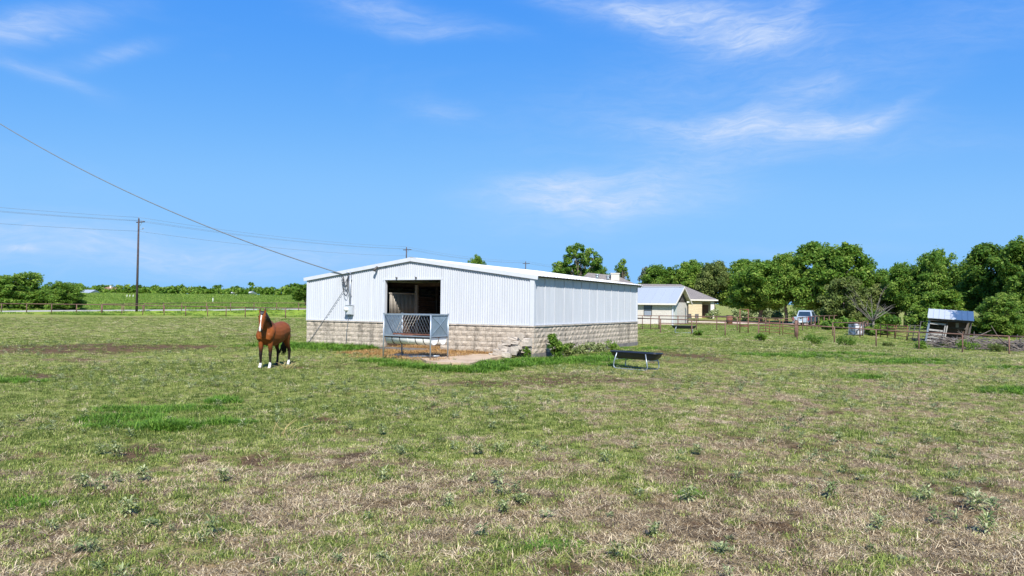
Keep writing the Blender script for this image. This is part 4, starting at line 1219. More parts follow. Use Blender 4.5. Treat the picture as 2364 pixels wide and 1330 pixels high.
# ------------------------------------------------------------------ horse
def horse_mat():
    m, b, p, o = mat('bay_coat')
    a = b.n('ShaderNodeAttribute', attribute_name='coat')
    tc = b.n('ShaderNodeTexCoord')
    n = b.noise(tc.outputs['Object'], 9, 4, 0.6)
    cc = b.mix(1.0, a.outputs['Color'], b.ramp(n, [(0.3, (.86, .86, .86)), (0.7, (1.12, 1.12, 1.12))]), 'MULTIPLY')
    b.put(p.inputs['Base Color'], cc)
    p.inputs['Roughness'].default_value = 0.5
    p.inputs['Specular IOR Level'].default_value = 0.12
    bump(b, p, b.noise(tc.outputs['Object'], 60, 3, 0.6), 0.06, 0.004)
    return m
def horse():
    fwd = Vector((-.17, -.985, 0)).normalized()
    yaw = math.atan2(fwd.y, fwd.x)
    base = Vector((-7.28, 22.55, 0)); base.z = Tz(base.x, base.y) - .01
    t = thing('horse', 'bay horse with a white blaze and white feet standing in the grass', 'horse', base, yaw)
    mb = MB()
    NR = 18
    def ell(c, d, up, w, h, sq=1.0):
        d = Vector(d).normalized(); u = Vector(up); r = d.cross(u).normalized(); u = r.cross(d).normalized()
        return [Vector(c) + r * (w * math.cos(a)) + u * (h * math.sin(a)) for a in np.linspace(0, 2 * math.pi, NR, endpoint=False)]
    def loft(path, up=(0, 0, 1)):
        R_ = []
        for i, (c, w, h) in enumerate(path):
            d = Vector(path[min(i + 1, len(path) - 1)][0]) - Vector(path[max(i - 1, 0)][0])
            R_.append(ell(c, d, up, w, h))
        mb.rings(R_, cap=True)
    # trunk, rump to chest (x forward, y to its left)
    loft([((-.80, 0, 1.10), .05, .06), ((-.775, 0, 1.10), .15, .19), ((-.70, 0, 1.105), .225, .265), ((-.55, 0, 1.10), .275, .305), ((-.35, 0, 1.065), .285, .32), ((-.12, 0, 1.015), .305, .335),
          ((.10, 0, .995), .300, .345), ((.28, 0, 1.01), .275, .345), ((.42, 0, 1.045), .255, .325), ((.54, 0, 1.06), .235, .27), ((.62, 0, 1.05), .19, .20), ((.66, 0, 1.05), .10, .11)])
    # chest muscles and shoulders
    for s in (-1, 1):
        loft([((.28, s * .12, 1.24), .08, .10), ((.42, s * .155, 1.12), .12, .15), ((.53, s * .145, .97), .125, .14), ((.57, s * .12, .86), .09, .09)], (1, 0, 0))
    # neck, bending towards its left
    loft([((.22, 0, 1.16), .17, .25), ((.42, .01, 1.25), .165, .25), ((.58, .025, 1.36), .135, .215), ((.70, .05, 1.48), .105, .175), ((.78, .075, 1.59), .09, .14), ((.83, .09, 1.66), .075, .095)], (0, 0, 1))
    # head, nearly upright, turned a little to its left
    hy = R(14)
    hf = Vector((math.cos(hy), math.sin(hy), 0))
    ax = (hf * .40 + Vector((0, 0, -.92))).normalized()
    poll = Vector((.84, .095, 1.685))
    HL = .60
    def hp(t_, off=0.0): return poll + ax * (HL * t_) + hf.cross(Vector((0, 0, 1))) * 0 + (hf * .92 + Vector((0, 0, .40))) * off
    hu = (hf * .92 + Vector((0, 0, .40)))
    R_ = []
    for tt, w, h, off in ((-.02, .055, .06, -.03), (.05, .088, .10, -.03), (.16, .103, .128, -.03), (.28, .112, .140, -.035), (.42, .098, .130, -.035), (.56, .078, .105, -.025), (.70, .066, .085, -.01), (.83, .066, .076, 0.0), (.93, .064, .068, .0), (1.0, .046, .045, -.005), (1.02, .02, .02, -.005)):
        R_.append(ell(hp(tt, off), ax, hu, w, h))
    mb.rings(R_, cap=True)
    # jaw
    for s in (-1, 1):
        sd = hf.cross(Vector((0, 0, 1))) * s
        loft([(hp(.16, -.09) + sd * .05, .05, .06), (hp(.32, -.10) + sd * .055, .055, .07), (hp(.46, -.085) + sd * .045, .045, .05)], hu)
    # ears
    for s in (-1, 1):
        sd = hf.cross(Vector((0, 0, 1))) * s
        e0 = poll + sd * .065 + Vector((0, 0, -.01))
        loft([(e0, .035, .028), (e0 + sd * .012 + Vector((0, 0, .06)) + hf * .012, .036, .026), (e0 + sd * .014 + Vector((0, 0, .115)) + hf * .018, .022, .016), (e0 + sd * .006 + Vector((0, 0, .155)) + hf * .02, .005, .005)], hf)
    # legs
    def leg(path):
        loft([(c, w, h) for c, w, h in path], (1, 0, 0))
    for s, dx in ((-1, .05), (1, -.02)):
        y = s * .135
        leg([((.40 + dx * .3, y, 1.02), .11, .15), ((.43 + dx * .5, y, .86), .10, .115), ((.44 + dx * .7, y, .72), .078, .088), ((.44 + dx, y, .58), .060, .066), ((.44 + dx, y, .485), .050, .054), ((.45 + dx, y, .43), .052, .057),
             ((.445 + dx, y, .37), .044, .048), ((.44 + dx, y, .28), .034, .040), ((.44 + dx, y, .18), .034, .040), ((.445 + dx, y, .125), .042, .048), ((.47 + dx, y, .07), .038, .040), ((.485 + dx, y, .035), .048, .052), ((.495 + dx, y, .0), .058, .064)])
    for s, dx in ((-1, .10), (1, -.07)):
        y = s * .15
        leg([((-.52 + dx * .2, y * .85, 1.10), .12, .22), ((-.53 + dx * .4, y * .98, .93), .115, .20), ((-.54 + dx * .6, y, .80), .092, .145), ((-.58 + dx * .8, y, .68), .068, .098), ((-.64 + dx, y, .58), .052, .070), ((-.69 + dx, y, .51), .046, .062), ((-.705 + dx, y, .45), .045, .060),
             ((-.695 + dx, y, .36), .037, .046), ((-.685 + dx, y, .25), .034, .040), ((-.675 + dx, y, .17), .035, .042), ((-.665 + dx, y, .125), .042, .048), ((-.635 + dx, y, .07), .038, .040), ((-.62 + dx, y, .035), .047, .050), ((-.61 + dx, y, .0), .055, .062)])
    # withers ridge
    loft([((-.45, 0, 1.33), .06, .06), ((0, 0, 1.27), .06, .06), ((.25, 0, 1.31), .055, .075), ((.42, 0, 1.36), .06, .09)], (0, 0, 1))
    me0 = mb.mesh('horse_shape')
    o = link('body', me0, None, t)
    rm = o.modifiers.new('remesh', 'REMESH'); rm.mode = 'VOXEL'; rm.voxel_size = .015
    sm = o.modifiers.new('smooth', 'SMOOTH'); sm.factor = .5; sm.iterations = 5
    dg = bpy.context.evaluated_depsgraph_get()
    me = bpy.data.meshes.new_from_object(o.evaluated_get(dg))
    o.modifiers.clear(); o.data = me; me.name = 'horse_body'
    n = len(me.vertices)
    co = np.zeros(n * 3, np.float32); me.vertices.foreach_get('co', co); co = co.reshape(-1, 3)
    me.polygons.foreach_set('use_smooth', np.ones(len(me.polygons), bool))
    # coat colours: bay body, black lower legs, three white feet, blaze, dark muzzle
    bay, dark, white, red = np.array([.195, .057, .014]), np.array([.016, .011, .010]), np.array([.72, .70, .66]), np.array([.15, .042, .011])
    C = np.tile(bay, (n, 1))
    x, y, z = co.T
    top = smooth(1.20, 1.36, z) * (x < .4); C = C * (1 - .5 * top[:, None]) + red * .5 * top[:, None]
    up = smooth(.78, .46, z)[:, None]
    C = C * (1 - up) + dark * up
    hind_right = (x < 0) & (y < 0)
    wl = np.where(hind_right, -1.0, np.where(x > 0, np.where(y > 0, .185, .165), .185)) + (fbm(x, y + z, 30, 5) - .5) * .05
    w = smooth(-.012, .012, wl - z)[:, None] * (z < .3)[:, None]
    C = C * (1 - w) + white * w
    hoof = ((z < .045))[:, None]
    C = np.where(hoof, np.where(w > .5, np.array([.33, .27, .21]), np.array([.04, .035, .03])), C)
    rel = co - np.array(poll)
    tt = rel @ np.array(ax) / HL
    sdv = np.array(hf.cross(Vector((0, 0, 1))))
    la = rel @ sdv
    fr = rel @ np.array(hu)
    head = (x > .62) & (tt > -.15) & (tt < 1.1) & (z > .95) & (np.abs(la) < .14)
    bw = np.interp(tt, [.08, .16, .24, .5, .7, .85, .98], [.002, .016, .018, .009, .013, .026, .026]) + (fbm(tt * 9, la * 0, 1, 3) - .5) * .012
    lo = np.interp(tt, [0, .5, .8, 1.0], [0, .004, .006, .012])
    blaze = head & (np.abs(la - lo) < bw) & (fr > .01) & (tt > .08)
    C = np.where(blaze[:, None], white, C)
    muz = head & (tt > .90) & ~blaze & (fr > -.10) & (np.abs(la) < .09)
    C = np.where(muz[:, None], np.array([.035, .028, .028]), C)
    # nostrils
    for s in (-1, 1):
        ns = np.linalg.norm(co - np.array(hp(.90, .055) + Vector(sdv) * s * .036), axis=1) < .018
        C = np.where(ns[:, None], np.array([.01, .008, .008]), C)
    ear = (z > 1.735); C = np.where(ear[:, None], np.array([.05, .022, .014]), C)
    at_ = me.attributes.new('coat', 'FLOAT_COLOR', 'POINT')
    at_.data.foreach_set('color', np.concatenate([C, np.ones((n, 1))], 1).astype(np.float32).ravel())
    me.materials.clear(); me.materials.append(horse_mat())
    hair = simple('black_horse_hair', (.016, .013, .013), .5, var=.4, scale=20)
    # mane on its left, forelock, tail: bundles of locks
    r = random.Random(4)
    mb = MB()
    for i in range(46):
        s = i / 45
        p = Vector((.83, .085, 1.70)).lerp(Vector((.40, .01, 1.43)), s); p.z += .05 * math.sin(s * math.pi) 
        out = .11 + .03 * math.sin(s * 3)
        ln = r.uniform(.16, .28)
        q = p + Vector((r.uniform(-.03, .03), out * .8, -ln * .35)); e_ = p + Vector((r.uniform(-.05, .03), out + .03, -ln))
        mb.tube([p, p + Vector((0, out * .45, .012)), q, e_], [.018, .022, .018, .004], 5)
    mb.build('mane', hair, t)
    mb = MB()
    for i in range(9):
        k = (i - 4) / 4
        p = poll + Vector((0, 0, .03)) + Vector(sdv) * (k * .035) - hf * .02
        mb.tube([p, p + hu * .075 + ax * .03 + Vector(sdv) * k * .012, poll + hu * .105 + ax * (.10 + .03 * r.random()) + Vector(sdv) * k * .03], [.018, .017, .004], 5)
    mb.build('forelock', hair, t)
    mb = MB()
    for i in range(30):
        a = r.uniform(0, 6.28); q = r.uniform(0, .05)
        sw = r.uniform(-.3, .05)
        p0 = Vector((-.76, .0, 1.27))
        pts = [p0 + Vector((.02, 0, 0)), p0 + Vector((-.07 + q * .2 * math.cos(a), q * math.sin(a) * .6, -.05)), p0 + Vector((-.10 + q * math.cos(a), q * math.sin(a), -.30)), p0 + Vector((-.09 + q * 1.3 * math.cos(a), q * 1.4 * math.sin(a) + sw * .25, -.58)),
               p0 + Vector((-.07 + q * math.cos(a), q * math.sin(a) * 1.6 + sw * .8, -.84 - r.uniform(0, .14)))]
        mb.tube(pts, [.012, .020, .022, .017, .003], 5)
    mb.build('tail', hair, t)
    eye = simple('horse_eye', (.008, .006, .005), .08, var=.0, spec=.9)
    for s in (-1, 1):
        mb = MB(); c = hp(.25, .045) + Vector(sdv) * s * .098
        mb.rings([[c + Vector((math.cos(a) * q, math.sin(a) * q * .3, 0)) + Vector((0, 0, zz)) for a in np.linspace(0, 6.283, 8, endpoint=False)] for zz, q in ((-.019, .004), (-.012, .016), (0, .021), (.012, .016), (.019, .004))])
        mb.build('eye', eye, t)
horse()

# ------------------------------------------------------------------ utility poles and lines
def poles():
    defs = [(316.3, 112.0, 504, 'tall dark wooden utility pole with crossarm by the road on the left'),
            (937, 167.0, 571, 'distant utility pole whose top shows above the barn ridge'),
            (1213, 217.0, 604, 'farthest utility pole showing above the right half of the barn roof')]
    line = Vector((33, 55, 0)).normalized(); crs = Vector((line.y, -line.x, 0))
    tops = []
    for px, Y, py, lab in defs:
        p = at(px, Y); zt = zat(py, p.x, Y)
        h = zt - p.z
        t = thing('utility_pole', lab, 'utility pole', p, math.atan2(crs.y, crs.x), 'utility poles along the road')
        mb = MB(); mb.tube([(0, 0, -.5), (0, 0, h * .5), (0, 0, h)], [.185, .155, .115], 12); mb.build('pole', M['pole_wood'], t)
        mb = MB(); mb.bar((-1.1 if px > 400 else -.85, .17, h - .55), (1.25, .17, h - .55), .12, .14); mb.build('crossarm', M['pole_wood'], t)
        for s in (-1, 1):
            if px < 400 and s < 0: continue
            mb = MB(); mb.bar((s * .55, .2, h - .58), (.1 * s, .14, h - 1.15), .035); mb.build('brace', M['galv'], t)
        for x in ((-.45, .45, .9) if px < 400 else (-.85, -.35, .85)):
            mb = MB(); mb.tube([(x, .17, h - .5), (x, .17, h - .40), (x, .17, h - .34)], [.025, .05, .02], 8); mb.build('insulator', M['insulator'], t)
        mb = MB(); mb.tube([(0, 0, h), (0, 0, h + .12), (0, 0, h + .2)], [.03, .05, .02], 8); mb.build('insulator', M['insulator'], t)
        if px < 400:
            mb = MB(); mb.bar((.1, .1, h - 1.75), (1.05, .1, h - 1.65), .03); mb.tube([(.85, .1, h - 1.68), (1.0, .1, h - 1.5), (1.2, .1, h - 1.55)], [.04, .07, .03], 6); mb.build('switch_arm', M['insulator'], t)
        tops.append((p, h))
    # conductors: three on the arms and a neutral below
    pts = [(Vector((-90, 57, Tz(-90, 57))), tops[0][1] - .2)] + tops + [(Vector((36, 276, Tz(36, 276))), 13.0)]
    for nm, off, dz, rad in (('left', -.4, -.38, .018), ('mid', 0, .16, .018), ('right', .88, -.38, .018), ('neutral', .05, -1.95, .02)):
        lab = {'left': 'overhead line on the left end of the crossarms', 'mid': 'overhead line on the pole tops', 'right': 'overhead line on the right end of the crossarms', 'neutral': 'lower overhead line hung below the crossarms'}[nm]
        mb = MB()
        for (a, ha), (b, hb) in zip(pts[:-1], pts[1:]):
            A, B = a + crs * off + Vector((0, 0, ha + dz)), b + crs * off + Vector((0, 0, hb + dz))
            P = []
            for i in range(19):
                s = i / 18; q = A.lerp(B, s); q.z -= 4 * .75 * s * (1 - s); P.append(q)
            mb.tube(P, rad, 5)
        o = mb.build('power_line', M['wire']); tag(o, lab, 'power line', 'power lines between the utility poles')
poles()

# ------------------------------------------------------------------ pipe fences
def pipe_fence(name, label, pts, h=1.25, spacing=2.44, rails=(1.0,), group='rusty pipe fences', posts=None, mt='pipe_rust', rad=.044, hs=None):
    """pts: ground points of the run; posts every spacing metres, a rail segment from post to post"""
    P = []
    if posts is None:
        for a, b in zip(pts[:-1], pts[1:]):
            n = max(1, round((b - a).length / spacing))
            P += [a.lerp(b, k / n) for k in range(n)]
        P.append(pts[-1])
    else: P = posts
    for p in P: p.z = Tz(p.x, p.y)
    # the rail follows a smoothed line, posts reach up to it
    zs = np.array([p.z for p in P])
    k = np.ones(5) / 5; pad = np.pad(zs, 2, 'edge'); zs2 = np.convolve(pad, k, 'valid')
    base = P[0].copy()
    t = thing(name, label, 'fence', base, 0, group)
    for i, p in enumerate(P):
        q = p - base; top = zs2[i] + h * rails[0] - base.z
        mb = MB(); mb.tube([(q.x, q.y, q.z - .3), (q.x, q.y, top)], rad, 8); mb.build('post', M[mt], t)
    for i in range(len(P) - 1):
        for rr in rails:
            a, b = P[i] - base, P[i + 1] - base
            a = Vector((a.x, a.y, zs2[i] + h * rr - base.z)); b = Vector((b.x, b.y, zs2[i + 1] + h * rr - base.z))
            mb = MB(); mb.tube([a, b], rad * .85, 8); mb.build('rail', M[mt], t)
    return t
# near fence on the left: from beyond the left edge to behind the barn
pipe_fence('pipe_fence', 'rusty pipe fence along the left pasture edge in front of the road', [at(-170, 103), at(235, 104), at(480, 100), at(760, 90)], 1.3, 3.35, rad=.065)
pipe_fence('pipe_fence', 'farther rusty pipe fence behind the left one running towards the barn', [at(237, 105), at(420, 117), at(690, 126), at(860, 130)], 1.3, 3.6, rad=.065)
# right fence: posts measured one by one
RP = [(1470, 58.5), (1525, 56.0), (1597, 54.6), (1674, 53.3), (1751, 52.0), (1840, 50.7), (1925.7, 49.4), (2022, 48.0), (2120.5, 46.8), (2221, 45.4), (2328.5, 44.0), (2446, 42.6)]
pipe_fence('pipe_fence', 'single rail rusty pipe fence crossing the right side before the paddock', None, 1.08, posts=[at(a, b) for a, b in RP])
# second run nearer the house
pipe_fence('pipe_fence', 'rusty pipe fence between the house and the right paddock', [at(1522, 66), at(1608, 66.5), at(1702, 66), at(1835, 64)], 1.22, 2.3, rails=(1.0, .45))
pipe_fence('pipe_fence', 'short rusty pipe fence rising beyond the pickup truck', [at(1842, 66), at(1890, 76), at(1936, 84)], 1.25, 2.2)
pipe_fence('pipe_fence', 'short rusty pipe fence in front of the white tank', [at(1922, 62), at(1985, 61), at(2003, 66)], 1.15, 2.3)
def gate(name, label, a, b, h, bars, mt, cat='gate', uprights=3, group=None, tilt=0.0, rad=.025):
    a.z, b.z = Tz(a.x, a.y), Tz(b.x, b.y)
    t = thing(name, label, cat, a, 0, group)
    d = b - a; L = d.length
    up = Vector((tilt, 0, 1)).normalized()
    for k in range(uprights):
        p = d * (k / (uprights - 1)); mb = MB(); mb.tube([p + up * .02, p + up * h], rad * 1.2, 6); mb.build('upright', M[mt], t)
    for z in bars:
        mb = MB(); mb.tube([up * z, d + up * z], rad, 6); mb.build('bar', M[mt], t)
    return t
gate('pipe_gate', 'rusty pipe gate with wire mesh beside the barn in front of the stone building', at(1464, 65), at(1521, 65.6), 1.25, (1.22, .95, .12), 'pipe_rust', uprights=4, rad=.03)
gate('tall_gate_frame', 'tall rusty gate frame standing above the corral fence', at(1708, 62), at(1727, 61.5), 2.0, (1.98, .62, .55), 'rust', 'gate frame', 2, rad=.035)
gate('corral_gate', 'dull grey corral panel left of the pickup truck', at(1752, 61), at(1800, 60.6), 1.25, (1.23, .98, .72, .46, .2), 'rust', uprights=3)
gate('corral_gate', 'narrow corral gate just below the pickup truck', at(1807, 59.5), at(1842, 59), 1.25, (1.23, .9, .55, .2), 'rust', uprights=2)
p_ = at(1837, 57.5); t_ = thing('corner_post', 'thick rusty corner post in front of the pickup truck', 'post', p_)
mb = MB(); mb.tube([(0, 0, -.2), (0, 0, 1.32)], .10, 10); mb.build('pipe', M['pipe_rust'], t_)
mb = MB(); mb.tube([(0, 0, 1.31), (0, 0, 1.36)], [.115, .09], 10); mb.build('cap', M['pipe_rust'], t_)
for px, nm in ((293, 'left'), (299.5, 'middle'), (307, 'right')):
    p = at(px, 215); t_ = thing('marker_stake', f'{nm} one of three slim white stakes in the green meadow', 'stake', p, 0, 'white stakes in the meadow')
    mb = MB(); mb.tube([(0, 0, -.1), (.12, 0, 1.15)], .055, 6); mb.build('stake', M['white_plastic'], t_)
p = at(492, 170); t_ = thing('marker_post', 'lone pale marker post in the meadow right of the utility pole', 'post', p)
mb = MB(); mb.tube([(0, 0, -.1), (0, 0, 1.25)], .06, 6); mb.build('post_shaft', M['white_plastic'], t_)
mb = MB(); mb.tube([(0, 0, 1.25), (0, 0, 1.32)], [.07, .04], 6); mb.build('post_cap', M['white_plastic'], t_)

# ------------------------------------------------------------------ stone building with the metal roof, right of the barn
def outbuilding():
    c = at(1554, 82)
    t = thing('stone_outbuilding', 'small pale stone building with blue grey metal roof and dark gable', 'building', c, -TH)
    Lb, Db, Hw, Hr = 13.0, 6.0, 2.56, 4.25     # x from -Lb to 0 along the front, y back
    mb = MB(); mb.box((-Lb / 2, .1, Hw / 2), (Lb, .2, Hw)); mb.box((-Lb / 2, Db - .1, Hw / 2), (Lb, .2, Hw)); mb.box((-.1, Db / 2, Hw / 2), (.2, Db - .4, Hw)); mb.box((-Lb + .1, Db / 2, Hw / 2), (.2, Db - .4, Hw))
    mb.build('wall', M['stone_white'], t)
    mb = MB(); mb.box((-Lb / 2, Db / 2, -.05), (Lb + .1, Db + .1, .3)); mb.build('foundation', M['concrete'], t)
    # gable boards
    for i in range(9):
        z = Hw + .02 + i * .2; f_ = 1 - (z + .1 - Hw) / (Hr - Hw)
        w = Db * max(.05, f_)
        mb = MB(); mb.box((-.06 + (i % 2) * .01, Db / 2, z + .09), (.06, w, .18)); mb.build('gable_board', M['gable_wood'], t)
    ov = .45
    rise = (Hr - Hw) / (Db / 2)
    for s in (0, 1):
        n = 14
        for k in range(n):
            x0, x1 = -Lb - ov + (Lb + 2 * ov) * k / n, -Lb - ov + (Lb + 2 * ov) * (k + 1) / n
            ya, za = (-ov, Hw - ov * rise + .1) if s == 0 else (Db + ov, Hw - ov * rise + .1)
            yb, zb = Db / 2, Hr + .1
            mb = MB(); mb.add([(x0, ya, za), (x1, ya, za), (x1, yb, zb), (x0, yb, zb), (x0, ya, za - .04), (x1, ya, za - .04), (x1, yb, zb - .04), (x0, yb, zb - .04)], [(0, 1, 2, 3), (7, 6, 5, 4), (0, 4, 5, 1), (1, 5, 6, 2), (2, 6, 7, 3), (3, 7, 4, 0)])
            mb.bar((x1 - .02, ya, za + .015), (x1 - .02, yb, zb + .015), .04, .03)
            mb.build('roof_sheet', M['metal_roof'], t)
    mb = MB(); mb.box((-Lb / 2, Db / 2, Hr + .13), (Lb + 2 * ov, .26, .05)); mb.build('ridge_cap', M['white_trim'], t)
    mb = MB(); mb.box((-Lb / 2, -ov + .0, Hw - ov * rise + .02), (Lb + 2 * ov, .05, .17)); mb.build('fascia', M['fascia'], t)
    for sy in (-1, 1):
        mb = MB(); mb.bar((ov + .01, Db / 2, Hr + .02), (ov + .01, Db / 2 + sy * (Db / 2 + ov), Hw - ov * rise + .02), .05, .18); mb.build('barge_board', M['fascia'], t)
        mb = MB(); mb.add([(-.02, Db / 2, Hr + .04), (ov, Db / 2, Hr + .04), (ov, Db / 2 + sy * (Db / 2 + ov), Hw - ov * rise + .04), (-.02, Db / 2 + sy * (Db / 2 + ov), Hw - ov * rise + .04)], [(0, 1, 2, 3)]); mb.build('soffit', M['fascia'], t)
    for nm, x, w, z0, z1 in (('window', -2.9, .95, .98, 2.15), ('window', -4.75, .8, 1.7, 2.2)):
        mb = MB(); mb.box((x, -.01, (z0 + z1) / 2), (w, .08, z1 - z0)); wv = mb.build(nm, M['window_frame'], t)
        mb = MB(); mb.box((x, -.055, (z0 + z1 * 1.0) / 2 + (z1 - z0) * .25), (w - .14, .02, (z1 - z0) * .5 - .08)); mb.build('pane', M['glass'], wv)
        mb = MB(); mb.box((x, -.052, (z0 + z1) / 2 - (z1 - z0) * .24), (w - .14, .02, (z1 - z0) * .46)); mb.build('pane', M['conduit'] if w > .9 else M['glass'], wv)
    mb = MB(); mb.box((.012, .9, 1.05), (.04, 1.0, 2.1)); dr = mb.build('door', M['pale_door'], t)
    mb = MB(); mb.box((.05, 1.3, 1.0), (.05, .06, .1)); mb.build('handle', M['dark_steel'], dr)
    mb = MB(); mb.box((-.03, -.03, Hw / 2), (.16, .12, Hw)); mb.build('corner_trim', M['white_trim'], t)
    # porch post and floodlight at the far gable corner
    mb = MB(); mb.box((.4, 4.6, 1.2), (.14, .14, 2.4)); mb.build('porch_post', M['dark_steel'], t)
    mb = MB(); mb.box((.5, 4.4, 2.62), (.22, .3, .14)); mb.build('floodlight', M['white_plastic'], t)
outbuilding()

# ------------------------------------------------------------------ stone house with hip roofs
def house():
    c = at(1649, 116)
    t = thing('stone_house', 'cream stone house with grey hip roofs and chimney behind the barn', 'house', (c.x, c.y, c.z), -.06)
    s = 116 / FOC
    # right wing: x from -5.2 to 0 is the visible front, more hidden to the left
    H = zat(692.5, c.x, 116) - c.z
    Lh, D = 21.0, 9.0
    mb = MB(); mb.box((-13.1, .12, H / 2), (Lh - 5.2, .24, H)); mb.box((-3.6, .12, H / 2), (3.4, .24, H)); mb.box((-Lh + .1, D / 2, H / 2), (.2, D, H)); mb.box((-.1 + .0, D / 2 + 1, H / 2), (.2, D - 2, H)); mb.box((-1.0, 1.9, H / 2), (1.9, .2, H))
    mb.build('wall', M['stone_cream'], t)
    mb = MB(); mb.box((-.28, .12, H / 2), (.55, .24, H)); mb.build('porch_column', M['fascia'], t)
    mb = MB(); mb.box((-.95, .12, H - .17), (1.9, .22, .34)); mb.build('porch_beam', M['fascia'], t)
    mb = MB(); mb.box((-1.15, 1.78, 1.05), (1.2, .06, 2.1)); dr = mb.build('door', M['brown_door'], t)
    mb = MB(); mb.box((-.7, 1.73, 1.0), (.05, .06, .14)); mb.build('handle', M['dark_steel'], dr)
    ov = .5
    def hip(x0, x1, y0, y1, ze, zr, nm):
        w = (y1 - y0) / 2
        A = [(x0, y0, ze), (x1, y0, ze), (x1, y1, ze), (x0, y1, ze), (x0 + w, y0 + w, zr), (x1 - w, y0 + w, zr)]
        mb = MB(); mb.add(A, [(0, 1, 5, 4), (1, 2, 5), (2, 3, 4, 5), (3, 0, 4), (3, 2, 1, 0)])
        return mb.build(nm, M['shingle'], t)
    zr = zat(656, c.x - 6, 120) - c.z
    hip(-Lh - ov, ov, -ov, D + ov, H, zr, 'roof')
    mb = MB(); mb.box((-Lh / 2, -ov - .01, H - .06), (Lh + 2 * ov, .05, .2)); mb.build('fascia', M['fascia'], t)
    # tall main roof behind the barn
    k = 118 / FOC
    xa, xb = at(1345, 118).x - c.x, at(1475, 118).x - c.x
    zt = zat(629.5, at(1380, 122).x, 122) - c.z
    xr0, xr1 = at(1353, 122).x - c.x, at(1420, 122).x - c.x
    ze2 = H + .4
    mb = MB()
    mb.add([(xr0 - 4.6, 0, ze2), (xr1 + 7.0, 0, ze2), (xr1 + 7.0, 11, ze2), (xr0 - 4.6, 11, ze2), (xr0, 5.5, zt), (xr1, 5.5, zt - .45)], [(0, 1, 5, 4), (1, 2, 5), (2, 3, 4, 5), (3, 0, 4), (3, 2, 1, 0)])
    rf = mb.build('main_roof', M['shingle'], t)
    xc = at(1418, 120).x - c.x
    zc = zat(632, at(1418, 120).x, 121.5) - c.z
    mb = MB(); mb.box((xc, 4.6, zc / 2 + 2), (1.35, .9, zc - 4)); ch = mb.build('chimney', M['stone_white'], rf)
    mb = MB(); mb.box((xc, 4.6, zc + .04), (1.55, 1.1, .12)); mb.build('chimney_cap', M['fascia'], t)
    for px, py in ((1376, 634), (1401, 637)):
        q = at(px, 119.8); zz = zat(py, q.x, 119.8) - c.z
        mb = MB(); mb.tube([(q.x - c.x, 3.6, zz - .7), (q.x - c.x, 3.6, zz - .1)], .22, 10); mb.tube([(q.x - c.x, 3.6, zz - .12), (q.x - c.x, 3.6, zz + .06)], [.34, .25], 10); mb.build('roof_vent', M['galv'], t)
house()
def patio():
    for i, (px, lab) in enumerate(((1596, 'left one of two dark metal chairs on the stone house patio'), (1608, 'right one of two dark metal chairs on the stone house patio'))):
        p = at(px, 99); p.z += .12
        t = thing('patio_chair', lab, 'chair', p, R(20 - 40 * i), 'chairs on the patio')
        mb = MB(); mb.box((0, 0, .42), (.5, .5, .04)); mb.build('seat', M['dark_steel'], t)
        mb = MB(); mb.bar((0, .26, .42), (0, .42, 1.0), .5, .03, (0, 1, 0)); mb.build('backrest', M['dark_steel'], t)
        for sx in (-.22, .22):
            for sy in (-.22, .22):
                mb = MB(); mb.box((sx, sy, .2), (.04, .04, .42)); mb.build('leg', M['dark_steel'], t)
    p = at(1684, 92)
    t = thing('rusty_barrel', 'rust brown barrel standing by the drive under the trees', 'barrel', p)
    mb = MB(); mb.tube([(0, 0, 0), (0, 0, .02), (0, 0, .5), (0, 0, .52), (0, 0, .54), (0, 0, 1.0), (0, 0, 1.05)], [.36, .38, .38, .40, .38, .38, .36], 16); mb.build('drum', M['rust'], t)
    mb = MB(); mb.tube([(0, 0, 1.04), (0, 0, 1.1)], [.4, .37], 16); mb.build('rim', M['dark_steel'], t)
    p = at(1976, 63.5)
    t = thing('water_tank', 'mottled white plastic tank behind the short pipe fence', 'tank', p, R(15))
    mb = MB(); mb.box((0, 0, .55), (.95, .9, 1.0)); mb.tube([(0, 0, 1.05), (0, 0, 1.12)], .18, 10); mb.build('tank_body', simple('dirty_white_tank', (.46, .46, .50), .5, var=.1, scale=2.2, c2=(.08, .08, .09), cov=(.44, .54)), t)
    mb = MB()
    for z in (.1, .55, 1.0):
        for s in (-1, 1):
            mb.bar((-.5, s * .48, z), (.5, s * .48, z), .03); mb.bar((s * .5, -.48, z), (s * .5, .48, z), .03)
    for sx in (-.5, .5):
        for sy in (-.48, .48): mb.bar((sx, sy, 0), (sx, sy, 1.06), .035)
    mb.build('cage', M['galv'], t); t.scale = (.85, .85, .88)
    p = at(1992, 67)
    t = thing('metal_bin', 'low dark metal bin beside the white tank', 'bin', p, R(5))
    mb = MB(); mb.prism([(-.8, 0), (.8, 0), (.9, .75), (-.9, .75)], -.6, .6); mb.build('bin_body', M['dark_steel'], t)
    mb = MB(); mb.prism([(-.95, .76), (.95, .76), (.95, .82), (-.95, .98)], -.66, .66); mb.build('lid', M['dark_steel'], t)
patio()

